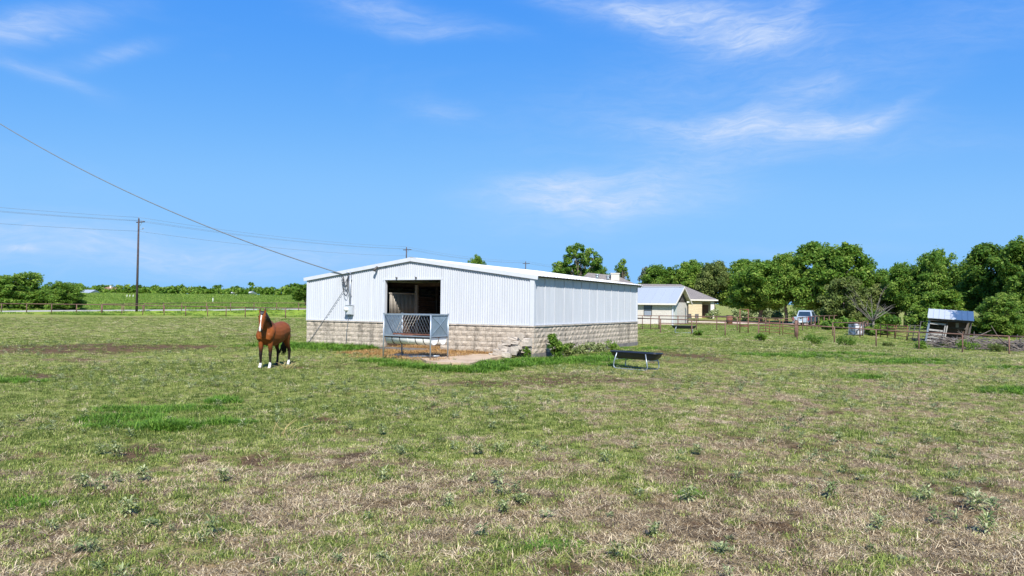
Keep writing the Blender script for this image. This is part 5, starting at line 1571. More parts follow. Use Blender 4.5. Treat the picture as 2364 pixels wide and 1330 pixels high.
# ------------------------------------------------------------------ pickup truck, seen from behind
def truck():
    p = at(1861, 84)
    t = thing('pickup_truck', 'silver white pickup truck parked with its tailgate towards the pasture', 'pickup truck', p, R(-34))
    # x right, y forward (away), seen from -y
    body = [(-2.75, .55), (-2.75, 1.12), (-.75, 1.14), (-.75, 1.16), (.55, 1.2), (2.55, 1.08), (2.75, .9), (2.78, .55)]
    mb = MB()
    W2 = .97
    rings = []
    for x, k in ((-W2, .96), (-W2 + .06, 1), (W2 - .06, 1), (W2, .96)):
        rings.append([(x, a, .80 + (b - .80) * k) for a, b in body])
    mb.rings(rings, cap=True, smooth=False); mb.build('body', M['truck_blue'], t)
    mb = MB(); mb.box((0, -2.77, .86), (1.58, .06, .56)); mb.box((0, -2.80, 1.02), (1.3, .03, .05)); mb.box((0, -2.80, .72), (1.3, .03, .05)); tg = mb.build('tailgate', M['truck_paint'], t)
    mb = MB(); mb.box((0, -2.815, .94), (.22, .03, .08)); mb.build('handle', M['dark_steel'], tg)
    cab = [(-.95, 1.14), (-.80, 1.80), (-.55, 1.88), (.55, 1.86), (1.15, 1.16)]
    mb = MB(); rings = []
    for x, k in ((-.90, .0), (-.74, 1), (.74, 1), (.90, .0)):
        rings.append([(x if b < 1.3 else x * .93, a, b) if k else (x, a, min(b, 1.16)) for a, b in cab])
    # cab as a tapered box
    b4 = [(-.90, -.95, 1.14), (.90, -.95, 1.14), (.90, 1.2, 1.14), (-.90, 1.2, 1.14)]
    t4 = [(-.72, -.74, 1.86), (.72, -.74, 1.86), (.72, .5, 1.88), (-.72, .5, 1.88)]
    mb = MB(); mb.rings([b4, t4], smooth=False); mb.box((0, -.12, 1.885), (1.38, 1.15, .05)); mb.build('cab', M['truck_paint'], t)
    mb = MB(); mb.add([(-.74, -.955, 1.22), (.74, -.955, 1.22), (.63, -.80, 1.76), (-.63, -.80, 1.76)], [(0, 1, 2, 3)]); mb.build('rear_window', M['glass'], t)
    for s in (-1, 1):
        mb = MB(); mb.add([(s * .895, -.7, 1.24), (s * .895, .85, 1.24), (s * .765, .38, 1.78), (s * .765, -.58, 1.78)], [(0, 1, 2, 3)]); mb.build('side_window', M['glass'], t)
        mb = MB(); mb.box((s * .87, -2.76, .90), (.13, .08, .34)); mb.build('tail_light', M['red_lens'], t)
        mb = MB(); mb.box((s * 1.08, .75, 1.25), (.22, .12, .2)); mb.build('mirror', M['dark_steel'], t)
        for y in (-1.75, 1.75):
            mb = MB(); mb.tube([(s * .70, y, .40), (s * .98, y, .40)], .40, 18); wv = mb.build('wheel', M['tyre'], t)
            mb = MB(); mb.tube([(s * .96, y, .40), (s * .995, y, .40)], .24, 14); mb.build('rim', M['chrome'], wv)
    mb = MB(); mb.box((0, -2.86, .50), (1.86, .16, .16)); mb.build('bumper', M['chrome'], t)
    mb = MB(); mb.box((0, -2.95, .54), (.34, .02, .15)); mb.build('plate', M['plate'], t)
    mb = MB(); mb.box((0, -1.85, 1.0), (1.5, 1.7, .05)); mb.build('bed', M['dark_steel'], t)
    t.scale = (.93, .93, .93)
truck()

# ------------------------------------------------------------------ leaning shed, corral panels and brush pile on the right
def shed():
    Y = 57.0
    p = at(2136, Y); k = Y / FOC
    t = thing('lean_to_shed', 'small leaning open shed with patchy blue and white metal roof', 'shed', p, R(-29))
    Wd = 82 * k; h0 = zat(735, p.x, Y) - p.z; hb = zat(717, p.x, Y + 2) - p.z
    lean = .16
    def L(x, y, z): return (x + lean * z, y, z)
    for x, y, h in ((0, 0, h0), (0, 2.2, hb), (Wd * .44, .3, h0), (Wd, .2, h0 - .1), (Wd * .96, 2.2, hb - .15)):
        mb = MB(); mb.bar(L(x, y, -.2), L(x, y, h), .13); mb.build('post', M['shed_sheet'] if x == 0 else M['gable_wood'], t)
    # roof sheets falling towards the pasture
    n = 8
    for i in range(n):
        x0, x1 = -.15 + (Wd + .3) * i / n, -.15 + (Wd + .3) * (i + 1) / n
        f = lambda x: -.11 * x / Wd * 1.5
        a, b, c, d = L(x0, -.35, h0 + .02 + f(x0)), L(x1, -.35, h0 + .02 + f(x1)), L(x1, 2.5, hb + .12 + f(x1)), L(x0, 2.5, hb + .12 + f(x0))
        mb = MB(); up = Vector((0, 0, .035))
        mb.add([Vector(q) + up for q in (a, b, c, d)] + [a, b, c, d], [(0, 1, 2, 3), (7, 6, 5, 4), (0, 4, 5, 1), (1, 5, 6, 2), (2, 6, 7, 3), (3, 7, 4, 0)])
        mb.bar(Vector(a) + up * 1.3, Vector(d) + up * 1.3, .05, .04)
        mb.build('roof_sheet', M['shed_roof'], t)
    mb = MB(); mb.bar(L(-.1, -.2, h0 - .08), L(Wd + .1, -.1, h0 - .22), .1, .14); mb.build('beam', M['gable_wood'], t)
    mb = MB(); mb.add([L(-.07, 0, .1), L(-.07, 2.2, .1), L(-.07, 2.2, hb), L(-.07, 0, h0), L(-.03, 0, .1), L(-.03, 2.2, .1), L(-.03, 2.2, hb), L(-.03, 0, h0)], [(0, 1, 2, 3), (7, 6, 5, 4), (0, 4, 5, 1), (1, 5, 6, 2), (2, 6, 7, 3), (3, 7, 4, 0)]); mb.build('side_sheet', M['shed_sheet'], t)
    r = random.Random(8)
    for j in range(6):
        z = .22 + j * .26
        w = Wd * .42
        if j == 4: continue
        mb = MB(); mb.bar(L(.05, -.08, z + r.uniform(-.03, .03)), L(w + r.uniform(-.15, .1), .1, z - .08), .04, .13); mb.build('board', M['old_board'], t)
    for j in range(3):
        mb = MB(); mb.bar(L(.05, 2.15, .7 + j * .5), L(Wd, 2.15, .6 + j * .5), .04, .13); mb.build('board', M['gable_wood'], t)
    mb = MB(); mb.add([L(-.07, 2.24, -.1), L(Wd, 2.24, -.1), L(Wd, 2.24, hb - .1), L(-.07, 2.24, hb), L(-.07, 2.28, -.1), L(Wd, 2.28, -.1), L(Wd, 2.28, hb - .1), L(-.07, 2.28, hb)], [(0, 1, 2, 3), (7, 6, 5, 4), (0, 4, 5, 1), (1, 5, 6, 2), (2, 6, 7, 3), (3, 7, 4, 0)]); mb.build('added_dark_backing', M['dark_wood'], t)  # dark sheet added behind the frame to darken the open interior
    mb = MB(); mb.bar(L(Wd * .40, .0, .0), L(Wd * .40, .0, 1.35), .08); mb.bar(L(Wd * .45, .05, .0), L(Wd * .45, .05, 1.35), .08); mb.build('short_post', M['old_board'], t)
    mb = MB(); mb.box((Wd * .78, 1.2, h0 - .5), (.2, .1, .35)); mb.build('hanging_sack', M['old_board'], t)
    gate('stock_fence', 'tall leaning corral panel against the left side of the open shed', at(2118, 57.5), at(2136, 57.5), 1.65, (1.62, 1.0, .72, .45, .18), 'dark_steel', 'corral panel', 2, 'corral panels by the shed', .16)
    gate('stock_fence', 'leaning grey corral panel second to the left of the open shed', at(2093, 58.5), at(2116, 58), 1.3, (1.27, .95, .7, .45, .18), 'dark_steel', 'corral panel', 3, 'corral panels by the shed', .22)
    gate('stock_fence', 'rusty corral panel with four rails left of the leaning ones', at(2066, 60), at(2092, 59), 1.15, (1.12, .85, .58, .3), 'rust', 'corral panel', 2, 'corral panels by the shed', .1)
    gate('stock_fence', 'farthest rusty corral panel at the edge of the trees', at(2032, 62), at(2065, 60.2), 1.1, (1.08, .82, .56, .3), 'rust', 'corral panel', 3, 'corral panels by the shed')
shed()
def brush_pile(px0, px1, Y0, Y1, n, hmax, name, label, seed):
    r = random.Random(seed)
    mb = MB()
    c = at((px0 + px1) / 2, (Y0 + Y1) / 2)
    a0, a1 = at(px0, Y0) - c, at(px1, Y1) - c
    for i in range(n):
        s = r.random()
        p = a0.lerp(a1, s) + Vector((r.gauss(0, .3), r.gauss(0, .7), 0))
        p.z = Tz(p.x + c.x, p.y + c.y) - c.z + r.random() ** 1.6 * hmax * (.35 + .65 * math.sin(math.pi * min(1, s * 1.2 + .05)))
        a = r.gauss(0, .5) + (0 if r.random() < .75 else 1.3); el = r.gauss(.08, .16)
        ln = r.uniform(.8, 2.6)
        d = Vector((math.cos(a) * math.cos(el) * r.choice((-1, 1)), math.sin(a) * math.cos(el), math.sin(el)))
        q = p + d * ln * .5 + Vector((r.gauss(0, .1), r.gauss(0, .1), r.gauss(0, .12))); e_ = q + (d + Vector((r.gauss(0, .3), r.gauss(0, .3), r.gauss(0, .25)))) * ln * .5
        w = r.uniform(.018, .05)
        zmin = lambda v: max(v.z, Tz(v.x + c.x, v.y + c.y) - c.z + .02)
        for v in (p, q, e_): v.z = zmin(v)
        mb.tube([p, q, e_], [w, w * .8, w * .3], 5)
    o = mb.build(name, M['brush'], None, c); tag(o, label, None, None, 'stuff')
brush_pile(2172, 2290, 53, 49.5, 200, .75, 'brush_pile', 'heap of dead grey brushwood in front of the shed and trees', 3)
brush_pile(2270, 2440, 50, 46.5, 200, .5, 'brush_pile', 'low heap of dead branches behind the fence on the far right', 5)

# ------------------------------------------------------------------ trees
LEAF = {
    'oak': leaf_mat('oak_leaves', (.026, .080, .010), (.110, .218, .032), (.275, .370, .074), .43),
    'bright': leaf_mat('bright_leaves', (.032, .090, .010), (.115, .222, .030), (.270, .360, .070), .42),
    'olive': leaf_mat('olive_leaves', (.040, .070, .018), (.120, .170, .044), (.270, .300, .100), .34),
    'grey': leaf_mat('grey_green_leaves', (.05, .07, .045), (.115, .145, .09), (.24, .26, .18), .25),
    'dark': leaf_mat('dark_leaves', (.024, .072, .010), (.094, .190, .029), (.235, .320, .062), .42),
    'sage': leaf_mat('sage_leaves', (.065, .10, .028), (.20, .25, .095), (.44, .47, .25), .22)}

def crown_mesh(name, lobes, n_cl, n_leaf, leaf, clr, seed, shell=.55):
    """leaf faces in clumps spread through lobes (centre, radii)"""
    g = np.random.default_rng(seed)
    vol = np.array([l[1][0] * l[1][1] * l[1][2] for l in lobes]) ** .75; vol /= vol.sum()
    C, CR, CT = [], [], []
    for (c, rad), f in zip(lobes, vol):
        m = max(2, int(round(n_cl * f)))
        d = g.normal(size=(m, 3)); d /= np.linalg.norm(d, axis=1)[:, None]
        q = (shell + (1 - shell) * g.uniform(0, 1, m)) * np.where(g.uniform(0, 1, m) < .22, g.uniform(1.05, 1.28, m), g.uniform(.80, 1.08, m))
        C.append(np.array(c) + d * np.array(rad) * q[:, None]); CR.append(clr * g.uniform(.6, 1.35, m) * np.where(q > 1.02, .62, 1.0)); CT.append(g.uniform(.25, .75, m))
    C, CR, CT = np.concatenate(C), np.concatenate(CR), np.concatenate(CT)
    k = g.choice(len(C), n_leaf, p=CR ** 2 / (CR ** 2).sum())
    d = g.normal(size=(n_leaf, 3)); d /= np.linalg.norm(d, axis=1)[:, None]
    q = g.uniform(.15, 1, n_leaf) ** .5 * np.where(g.uniform(0, 1, n_leaf) < .10, g.uniform(1.0, 1.5, n_leaf), 1.0)
    flat = np.array([1.0, 1.0, .72])
    pos = C[k] + d * (CR[k] * q)[:, None] * flat
    nrm = d * .55 + g.normal(size=(n_leaf, 3)) * .6 + np.array([0, 0, .55]); nrm /= np.linalg.norm(nrm, axis=1)[:, None]
    a = g.normal(size=(n_leaf, 3)); u = np.cross(nrm, a); u /= np.linalg.norm(u, axis=1)[:, None]; w = np.cross(nrm, u)
    L = leaf * g.uniform(.55, 1.35, n_leaf)
    l1, l2 = (L * .62)[:, None], (L * .36)[:, None]
    V = np.stack([pos - u * l1, pos - w * l2 + nrm * l2 * .3, pos + u * l1, pos + w * l2 + nrm * l2 * .3], 1).reshape(-1, 3)
    F = np.arange(n_leaf * 4).reshape(-1, 4)
    tint = np.repeat(np.clip(CT[k] + g.normal(0, .17, n_leaf), 0, 1), 4)
    return fast_mesh(name, V, F, {'tint': ('FLOAT', tint)}), C

def limbs_mesh(name, h0, top, C, r0, seed, n_limb=14, spread=.5):
    r = random.Random(seed)
    mb = MB()
    tr = [(0, 0, -.3), (r.uniform(-.1, .1), r.uniform(-.1, .1), h0 * .5), (r.uniform(-.2, .2), r.uniform(-.2, .2), h0), (r.uniform(-.4, .4), r.uniform(-.4, .4), h0 + (top - h0) * .45), (r.uniform(-.5, .5), r.uniform(-.5, .5), h0 + (top - h0) * .8)]
    mb.tube(tr, [r0 * 1.25, r0, r0 * .85, r0 * .5, r0 * .15], 8)
    idx = list(range(len(C))); r.shuffle(idx)
    for i in idx[:n_limb]:
        c = Vector(C[i])
        s = r.uniform(.75, 1.0) if c.z < h0 + (top - h0) * .5 else r.uniform(.9, 1.35)
        st = Vector(tr[2]) * (1 - max(0, s - 1)) + Vector(tr[3]) * max(0, s - 1); st.z = min(st.z, max(h0 * .7, c.z - .3))
        mid = st.lerp(c, .5) + Vector((r.uniform(-.3, .3), r.uniform(-.3, .3), r.uniform(0, .4)))
        mb.tube([st, mid, c], [r0 * .42, r0 * .25, r0 * .06], 6)
        for _ in range(2):
            e_ = c + Vector((r.gauss(0, .6), r.gauss(0, .6), r.gauss(.2, .4)))
            mb.tube([mid.lerp(c, .5), e_], [r0 * .14, r0 * .03], 5)
    return mb.mesh(name)

KINDS_ = {}
def kind(nm, lobes, n_cl, n_leaf, leaf, clr, h0, top, r0, n_limb=14, shell=.55, variants=2):
    for v in range(variants):
        me, C = crown_mesh(nm + '_crown', lobes if v == 0 else [((-c[0], c[1], c[2]), rd) for c, rd in lobes], n_cl, n_leaf, leaf, clr, hash_(nm) + v, shell)
        KINDS_[nm, v] = (me, limbs_mesh(nm + '_trunk', h0, top, C, r0, hash_(nm) + v, n_limb))
def hash_(s): return sum(ord(ch) * (i + 3) for i, ch in enumerate(s)) % 9999
# all kinds are built 10 m tall and about 9 m wide, then scaled
kind('round_tree', [((0, 0, 6.2), (3.9, 3.9, 3.3)), ((-2.0, .5, 4.6), (2.4, 2.4, 2.0)), ((2.2, -.4, 4.8), (2.3, 2.3, 2.2)), ((.6, .4, 8.2), (2.0, 2.0, 1.6)), ((-1.4, 0, 7.6), (1.9, 1.9, 1.7))], 230, 28000, .285, .84, 2.4, 9.6, .26)
kind('tall_tree', [((0, 0, 6.8), (2.9, 2.9, 2.9)), ((-1.2, .2, 4.2), (2.5, 2.5, 2.4)), ((1.4, -.3, 4.4), (2.4, 2.4, 2.4)), ((.4, 0, 8.6), (1.6, 1.6, 1.4))], 210, 26000, .285, .80, 2.2, 9.7, .24)
kind('open_tree', [((-2.2, 0, 6.6), (2.0, 1.8, 1.9)), ((1.9, .3, 6.9), (2.3, 2.0, 2.1)), ((-.3, -.2, 8.4), (2.2, 1.9, 1.4)), ((.2, .2, 5.2), (1.9, 1.9, 1.6)), ((3.1, 0, 5.4), (1.2, 1.2, 1.1)), ((-3.2, 0, 5.4), (1.1, 1.1, 1.0))], 110, 9000, .29, .55, 3.2, 9.6, .26, 40, .5)
kind('shrubby_tree', [((0, 0, 4.6), (4.2, 3.6, 3.8)), ((-2.6, .4, 3.0), (2.6, 2.4, 2.6)), ((2.7, -.3, 2.8), (2.5, 2.4, 2.5)), ((.8, .2, 7.8), (1.9, 1.8, 1.6)), ((-1.6, .2, 7.0), (1.8, 1.7, 1.7)), ((0, -1.6, 1.8), (3.4, 2.0, 1.8))], 220, 22000, .33, .85, 1.2, 9.3, .22, 22)
kind('sparse_tree', [((-.9, 0, 7.2), (2.4, 2.0, 2.0)), ((1.2, .2, 6.6), (2.2, 2.0, 1.9)), ((.2, -.1, 8.8), (1.6, 1.5, 1.0)), ((-.2, 0, 5.0), (1.6, 1.6, 1.2))], 44, 1700, .42, .6, 4.2, 9.6, .17, 30, .5)
TREES = []
def tree(nm, k, v, leafk, px, Y, py_top, w_px, label, cat='tree', group=None, rz=0.0, base_dz=0.0, barkm='bark', sy=None):
    me, tm = KINDS_[k, v]
    p = at(px, Y)
    H = zat(py_top, p.x, Y) - p.z
    sx = w_px * Y / FOC / (9.0 if k in ('round_tree', 'shrubby_tree', 'open_tree') else 6.6)
    t = thing(nm, label, cat, p, rz, group)
    c = bpy.data.objects.new('crown', me); col.objects.link(c); c.parent = t
    if not me.materials: me.materials.append(LEAF[leafk])
    c.material_slots[0].link = 'OBJECT'; c.material_slots[0].material = LEAF[leafk]
    o = bpy.data.objects.new('trunk', tm); col.objects.link(o); o.parent = t
    if not tm.materials: tm.materials.append(M[barkm])
    o.material_slots[0].link = 'OBJECT'; o.material_slots[0].material = M[barkm]
    for q in (c, o): q.scale = (sx, sy or sx, H / 10.0)
    return t
GR = 'trees along the right side of the paddock'
spec = [  # name, kind, variant, leaves, px, distance, top row, width px, label, rotation
    ('shrubby_tree', 'shrubby_tree', 0, 'oak', 48, 116, 622, 132, 'wide bushy tree at the left edge beyond the road', .3),
    ('shrubby_tree', 'shrubby_tree', 1, 'bright', 152, 115, 643, 92, 'lower bushy tree right of the wide one near the left edge', 1.4),
    ('shrubby_tree', 'shrubby_tree', 0, 'oak', -70, 120, 640, 120, 'bushy tree cut off by the left edge of the view', 2.2),
    ('round_tree', 'round_tree', 0, 'bright', 706, 150, 655, 66, 'small green tree half hidden by the left barn wall', .5),
    ('round_tree', 'round_tree', 1, 'bright', 1100, 125, 588, 56, 'bright green tree top showing above the barn roof', 1.0),
    ('open_tree', 'open_tree', 0, 'oak', 1338, 128, 562, 128, 'large open crowned tree behind the house roof', .2),
    ('round_tree', 'round_tree', 1, 'oak', 1298, 131, 606, 86, 'dark rounded tree left below the open crowned one', 2.0),
    ('round_tree', 'round_tree', 0, 'oak', 1378, 132, 611, 78, 'rounded tree right below the open crowned one beside the chimney', .9),
    ('sparse_tree', 'sparse_tree', 0, 'oak', 1437, 133, 596, 46, 'small flat topped tree standing alone right of the chimney', 1.1),
    ('sparse_tree', 'sparse_tree', 1, 'grey', 1488, 130, 612, 44, 'thin grey leaved tree at the left end of the tree row', .4),
    ('round_tree', 'round_tree', 0, 'bright', 1524, 127, 612, 112, 'rounded green tree behind the blue grey metal roof', 2.6),
    ('round_tree', 'round_tree', 1, 'bright', 1594, 126, 600, 116, 'rounded green tree above the hip roof of the stone house', 1.7),
    ('round_tree', 'round_tree', 0, 'olive', 1650, 122, 603, 98, 'olive green tree above the right end of the stone house', .2),
    ('tall_tree', 'tall_tree', 0, 'oak', 1718, 122, 599, 112, 'tree right of the stone house with dark trunk above the rusty barrel', .8),
    ('tall_tree', 'tall_tree', 1, 'oak', 1756, 100, 603, 124, 'tree with paired dark trunks left of the pickup truck', 2.1),
    ('round_tree', 'round_tree', 1, 'oak', 1815, 98, 582, 124, 'broad dark tree behind the left of the pickup truck', 3.0),
    ('tall_tree', 'tall_tree', 0, 'oak', 1886, 96, 559, 128, 'tallest tree of the row, straight behind the pickup truck', 1.2),
    ('tall_tree', 'tall_tree', 1, 'bright', 1956, 92, 563, 118, 'tall pointed tree right of the pickup truck', .1),
    ('shrubby_tree', 'shrubby_tree', 1, 'olive', 1950, 84, 628, 104, 'lower yellowish tree standing before the tall pointed one', 2.4),
    ('shrubby_tree', 'shrubby_tree', 0, 'olive', 2030, 88, 648, 92, 'low olive tree behind the bare branching one', .6),
    ('round_tree', 'round_tree', 0, 'oak', 2090, 86, 607, 118, 'rounded tree left of the shed roof', 1.9),
    ('round_tree', 'round_tree', 0, 'oak', 2160, 84, 577, 124, 'tree rising straight behind the shed roof', .7),
    ('shrubby_tree', 'shrubby_tree', 1, 'bright', 2172, 76, 660, 120, 'leafy low tree wrapped round the back of the shed', 2.9),
    ('round_tree', 'round_tree', 1, 'dark', 2232, 82, 604, 112, 'dark tree right behind the right end of the shed', .3),
    ('tall_tree', 'tall_tree', 0, 'dark', 2292, 76, 563, 128, 'tall dark tree near the right edge behind the brush pile', 2.0),
    ('tall_tree', 'tall_tree', 1, 'dark', 2368, 72, 549, 132, 'tallest dark tree cut by the right edge of the view', 1.0),
    ('shrubby_tree', 'shrubby_tree', 0, 'dark', 2316, 64, 668, 110, 'low dark bushy tree behind the brush pile at the right', .4),
    ('round_tree', 'round_tree', 0, 'oak', 2036, 92, 622, 96, 'rounded tree filling the gap behind the bare pale tree', 1.1),
    ('tall_tree', 'tall_tree', 0, 'dark', 2450, 74, 560, 130, 'dark tree standing just outside the right edge', 2.7)]
for nm, k, v, lf, px, Y, py, w, lab, rz in spec:
    tree('shade_tree' if nm in ('round_tree', 'tall_tree') else nm, k, v, lf, px, Y, py, w, lab, 'tree', GR if px > 1470 else None, rz)

def bare_tree(px, Y, py, label):
    p = at(px, Y); H = zat(py, p.x, Y) - p.z
    t = thing('bare_tree', label, 'tree', p, .4)
    r = random.Random(21)
    mb = MB(); mb.tube([(0, 0, -.2), (.05, 0, H * .18), (.02, .02, H * .34)], [.12, .10, .085], 8); mb.build('trunk', M['bark_pale'], t)
    for i in range(11):
        a = r.uniform(0, 6.28) if i > 4 else (i - 2) * .6
        up = r.uniform(.35, 1.2); ln = H * r.uniform(.4, .68)
        d = Vector((math.cos(a) * math.cos(up), math.sin(a) * math.cos(up) * .6, math.sin(up)))
        if i == 0: d = Vector((.9, 0, .28)).normalized()
        if i == 1: d = Vector((-.8, 0, .5)).normalized()
        b = Vector((.02, .02, H * r.uniform(.24, .36)))
        m1 = b + d * ln * .45 + Vector((0, 0, .15)); e_ = b + d * ln + Vector((0, 0, r.uniform(.1, .7)))
        mb = MB(); mb.tube([b, m1, e_], [.045, .03, .01], 6)
        for j in range(5):
            s = m1.lerp(e_, r.uniform(0, .9)); q = s + (d + Vector((r.gauss(0, .45), r.gauss(0, .45), r.gauss(.3, .4)))) * ln * .3
            mb.tube([s, s.lerp(q, .5) + Vector((0, 0, .06)), q], [.018, .012, .005], 5)
        mb.build('limb', M['bark_pale'], t)
bare_tree(2015, 64, 668, 'leafless pale tree with spreading limbs by the white tank')

def shrub(px, py, w, h, lf, label, seed, nm='shrub', cat='shrub', group=None, n=900, leaf=.085, Y=None):
    p = gp(px, py) if Y is None else at(px, Y)
    t = thing(nm, label, cat, p, seed * 1.3, group)
    me, C = crown_mesh(nm + '_crown', [((0, 0, h * .5), (w * .5, w * .5, h * .45)), ((w * .2, 0, h * .75), (w * .25, w * .25, h * .25)), ((-w * .2, w * .1, h * .4), (w * .3, w * .3, h * .35))], 26, n, leaf, w * .17, seed, .35)
    me.materials.append(LEAF[lf])
    c = bpy.data.objects.new('foliage', me); col.objects.link(c); c.parent = t
    r = random.Random(seed)
    mb = MB()
    for i in range(7):
        e_ = Vector(C[r.randrange(len(C))]); mb.tube([(r.uniform(-.05, .05), r.uniform(-.05, .05), -.05), e_ * .5 + Vector((0, 0, .05)), e_], [.016, .012, .004], 5)
    mb.build('stem', M['bark'], t)
    return t
bp = barn_pt(.42, 1.02)
def px_of(p):
    x, y, z = p.x, p.y, p.z - CZ
    return x, y
def shrub_at(x, y, *a, **k):
    q = barn_pt(x, y)
    t = shrub(1182, 900, *a, **k)
    t.location = (q.x, q.y, Tz(q.x, q.y)); return t
shrub_at(.55, .80, .85, .92, 'bright', 'leafy bright green bush growing against the barn side wall', 31, 'tall_weed', 'bush', n=1500, leaf=.095)
shrub_at(-.05, -.42, .30, .42, 'bright', 'small leafy weed right beside the pile of broken blocks', 32, 'tall_weed', 'weed', n=320, leaf=.09)
shrub_at(.55, 2.1, .85, .55, 'olive', 'low scruffy bush right of the bright one along the barn side', 33, 'tall_weed', 'bush', n=800, leaf=.075)
shrub_at(.65, 3.6, 1.0, .48, 'sage', 'grey green bush farther along the barn side wall', 34, 'tall_weed', 'bush', n=800, leaf=.075)
shrub_at(.6, 5.4, 1.0, .40, 'sage', 'low grey green bush beyond the middle of the barn side wall', 35, 'tall_weed', 'bush', n=700, leaf=.07)
shrub_at(.45, 7.2, .7, .42, 'bright', 'small green bush near the far end of the barn side wall', 36, 'tall_weed', 'bush', n=500, leaf=.07)
for i, (px, py, w, h, lf, lab) in enumerate([
    (1878, 794, 1.35, .55, 'dark', 'dark bush under the right fence, left one of a pair'),
    (1952, 797, 1.35, .52, 'dark', 'dark bush under the right fence, right one of a pair'),
    (1756, 787, .75, .50, 'oak', 'small dark bush at the foot of a right fence post'),
    (1613, 775, .7, .35, 'oak', 'low bush near the left end of the right fence'),
    (2128, 806, .9, .55, 'oak', 'rounded bush below the leaning shed at the fence'),
    (2232, 808, 1.6, .62, 'bright', 'yellow green bush below the brush pile at the fence'),
    (2300, 812, 1.2, .45, 'olive', 'low olive bush at the fence near the right edge'),
    (2050, 800, .8, .3, 'olive', 'flat bush at the fence below the bare tree'),
    (2180, 803, .8, .4, 'olive', 'scruffy bush between two others below the shed')]):
    shrub(px, py, w, h, lf, lab, 50 + i, group='bushes along the right fence', n=750, leaf=.085)
# bigger single weeds of the pasture
for i, (px, py, s) in enumerate([(195, 968, .9), (505, 940, .9), (232, 1050, 1.0), (268, 1055, 1.0), (330, 1112, 1.0), (192, 1128, 1.0), (227, 1132, .8), (265, 1118, .8), (515, 1112, .9), (295, 1190, 1.0), (882, 1004, 1.0), (1035, 1172, .8),
                                 (1148, 1120, 1.0), (1163, 1186, .8), (1205, 1165, .8), (1105, 1050, .9), (1152, 1048, .9), (1592, 1160, 1.0), (1920, 1150, 1.15), (2252, 1180, 1.1), (2140, 1155, .9), (2030, 1225, .9), (2280, 1235, 1.2), (1610, 1050, .9), (1935, 1020, .9), (2210, 995, .9), (680, 958, .8), (1510, 1240, .8),
                                 (640, 960, .7), (1090, 1115, .7), (1390, 930, .8), (1560, 900, .8), (925, 1048, .7), (560, 988, .8), (1330, 925, .7)]):
    c = gp(px, py)
    g_ = leaves_rosette(70 if s > .85 else 50, .085 * s, .14 * s, .021, .085 * s, 900 + i, .6)
    me = fast_mesh('pasture_weed', *g_[:2], {'tint': ('FLOAT', g_[2])})
    me.materials.append(LEAF['sage'])
    o = bpy.data.objects.new('pasture_weed', me); col.objects.link(o); o.location = c
    tag(o, 'silvery green leafy weed standing out in the short pasture grass', 'weed', 'silvery weeds in the pasture')
# dry stalks at the horse's feet and elsewhere
def stalks(px, py, n, h, label, seed):
    r = random.Random(seed); c = gp(px, py); mb = MB()
    for i in range(n):
        a = r.uniform(0, 6.28); e_ = Vector((math.cos(a) * r.uniform(.1, .45), math.sin(a) * .15, h * r.uniform(.3, 1)))
        s = Vector((r.uniform(-.22, .22), r.uniform(-.06, .06), 0))
        mb.tube([s, s + e_ * .5 + Vector((0, 0, .04)), s + e_], [.0045, .0035, .0015], 5)
    o = mb.build('dry_stalks', simple('dry_yellow_stalk', (.50, .39, .17), .9, var=.2), None, c); tag(o, label, 'dead weed', 'dead yellow weeds')
stalks(657, 853, 26, .34, 'dead yellow weed stalks at the feet of the horse', 2)
stalks(645, 1010, 7, .30, 'dead yellow stalks left of centre in the pasture', 3)

# undergrowth below the right hand trees and the distant hedges
def undergrowth(name, boxes, leafk, label, seed, leaf):
    Vs, Fs, Ts, n = [], [], [], 0
    for i, (px0, px1, Y, h, dep, nl) in enumerate(boxes):
        a, b = at(px0, Y), at(px1, Y)
        m = max(2, int((b - a).length / (h * .9)))
        lob = []
        g = np.random.default_rng(seed + i)
        for k in range(m):
            c = a.lerp(b, (k + .5) / m)
            hh = h * g.uniform(.6, 1.15)
            lob.append(((c.x + g.uniform(-.3, .3) * h, c.y + g.uniform(-.5, .5) * dep, c.z + hh * .48), (h * .75, dep * .5, hh * .5)))
        me, C = crown_mesh('tmp', lob, m * 9, nl, leaf, h * .28, seed + i, .45)
        co = np.zeros(len(me.vertices) * 3, np.float32); me.vertices.foreach_get('co', co); co = co.reshape(-1, 3)
        t = np.zeros(len(co), np.float32); me.attributes['tint'].data.foreach_get('value', t)
        Vs.append(co); Ts.append(t); bpy.data.meshes.remove(me)
    V = np.concatenate(Vs); F = np.arange(len(V)).reshape(-1, 4)
    me = fast_mesh(name, V, F, {'tint': ('FLOAT', np.concatenate(Ts))}); me.materials.append(LEAF[leafk])
    o = bpy.data.objects.new(name, me); col.objects.link(o); tag(o, label, None, None, 'stuff')
undergrowth('sage_undergrowth', [(1648, 1760, 112, 1.9, 4, 2600), (1740, 1850, 108, 1.9, 4, 2400)], 'sage', 'pale sage green undergrowth below the row of trees', 700, .26)
undergrowth('undergrowth', [(1880, 2050, 86, 2.4, 5, 4200), (2030, 2200, 76, 2.2, 4, 4200), (2180, 2440, 66, 2.0, 4, 5200), (1890, 1990, 72, 1.2, 2, 1400), (1760, 1890, 118, 3.0, 5, 2500), (1990, 2060, 64, .9, 1.5, 900)], 'dark', 'dark undergrowth in the shade of the right hand trees', 720, .27)
undergrowth('distant_hedge', [(180, 330, 318, 3.4, 9, 2400), (300, 470, 322, 3.3, 10, 2800), (440, 560, 326, 3.2, 10, 2400), (560, 740, 318, 4.6, 12, 3600), (-60, 200, 325, 4.0, 10, 2600), (700, 900, 320, 4.5, 10, 2000)], 'bright', 'hedges and bushes along the far edge of the meadow', 740, 1.0)
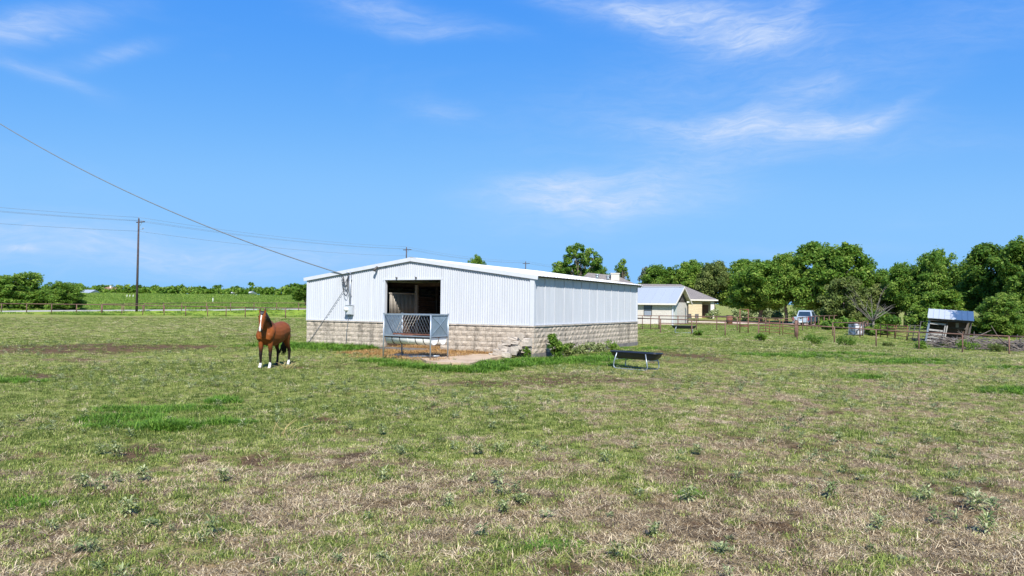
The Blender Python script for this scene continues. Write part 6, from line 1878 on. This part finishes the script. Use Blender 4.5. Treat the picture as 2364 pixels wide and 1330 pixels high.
undergrowth('distant_trees', [(320, 420, 360, 5.0, 12, 1700), (400, 560, 365, 5.0, 12, 2200), (560, 730, 352, 5.4, 14, 2600), (180, 300, 370, 4.6, 10, 1300), (-60, 120, 368, 5.0, 10, 1300)], 'dark', 'dark line of far trees at the end of the meadow', 760, 1.2)

# ------------------------------------------------------------------ far houses
def far_house(px0, px1, Y, py_eave, py_ridge, dep, roofm, wallm, nm, label, hip=True, ridge=None):
    a, b = at(px0, Y), at(px1, Y); c = a.lerp(b, .5); c.z = Tz(c.x, c.y)
    w = (b - a).length; ze, zr = zat(py_eave, c.x, Y) - c.z, zat(py_ridge, c.x, Y) - c.z
    t = thing(nm, label, 'house', c)
    mb = MB(); mb.box((0, dep / 2, ze / 2), (w * .92, dep * .9, ze)); mb.build('wall', wallm, t)
    k = w * (.36 if hip else .5)
    mb = MB(); mb.add([(-w / 2, 0, ze), (w / 2, 0, ze), (w / 2, dep, ze), (-w / 2, dep, ze), (-w / 2 + k, dep / 2, zr), (w / 2 - k, dep / 2, zr)] if hip else
                      [(-w / 2, 0, ze), (w / 2, 0, ze), (w / 2, dep, ze), (-w / 2, dep, ze), (-w / 2, dep / 2, zr), (w / 2, dep / 2, zr)], [(0, 1, 5, 4), (1, 2, 5), (2, 3, 4, 5), (3, 0, 4), (3, 2, 1, 0)])
    mb.build('roof', roofm, t)
    for s in (-.28, .05, .3):
        mb = MB(); mb.box((w * s, dep * .05 - .03, ze * .55), (w * .09, .08, ze * .35)); mb.build('window', M['glass'], t)
    return t, w, zr, dep
t_, w_, zr_, dp_ = far_house(216, 262, 336, 672.5, 661.5, 12, M['shingle_ochre'], M['stone_cream'], 'far_house', 'far house with reddish brown hip roof at the horizon')
mb = MB(); mb.box((w_ * .08, dp_ * .4, zr_ - .3), (.7, .7, 1.6)); mb.build('chimney', M['fascia'], t_)
far_house(180, 207, 300, 676.5, 668.5, 9, M['metal_roof'], M['white_siding'], 'far_house', 'far white house with grey roof behind the bushy trees on the left', False)
far_house(282, 302, 345, 672, 666.5, 9, M['shingle'], M['white_siding'], 'far_house', 'far low house with grey hip roof left of the utility pole')
far_house(528, 574, 320, 676.8, 672.5, 12, M['white_roof'], M['white_siding'], 'far_house', 'far white building with low pale roof at the end of the meadow', False)
far_house(432, 452, 345, 672.0, 669.8, 10, M['metal_roof'], M['galv_sheet'], 'far_house', 'far shed with flat pale roof among the distant trees', False)
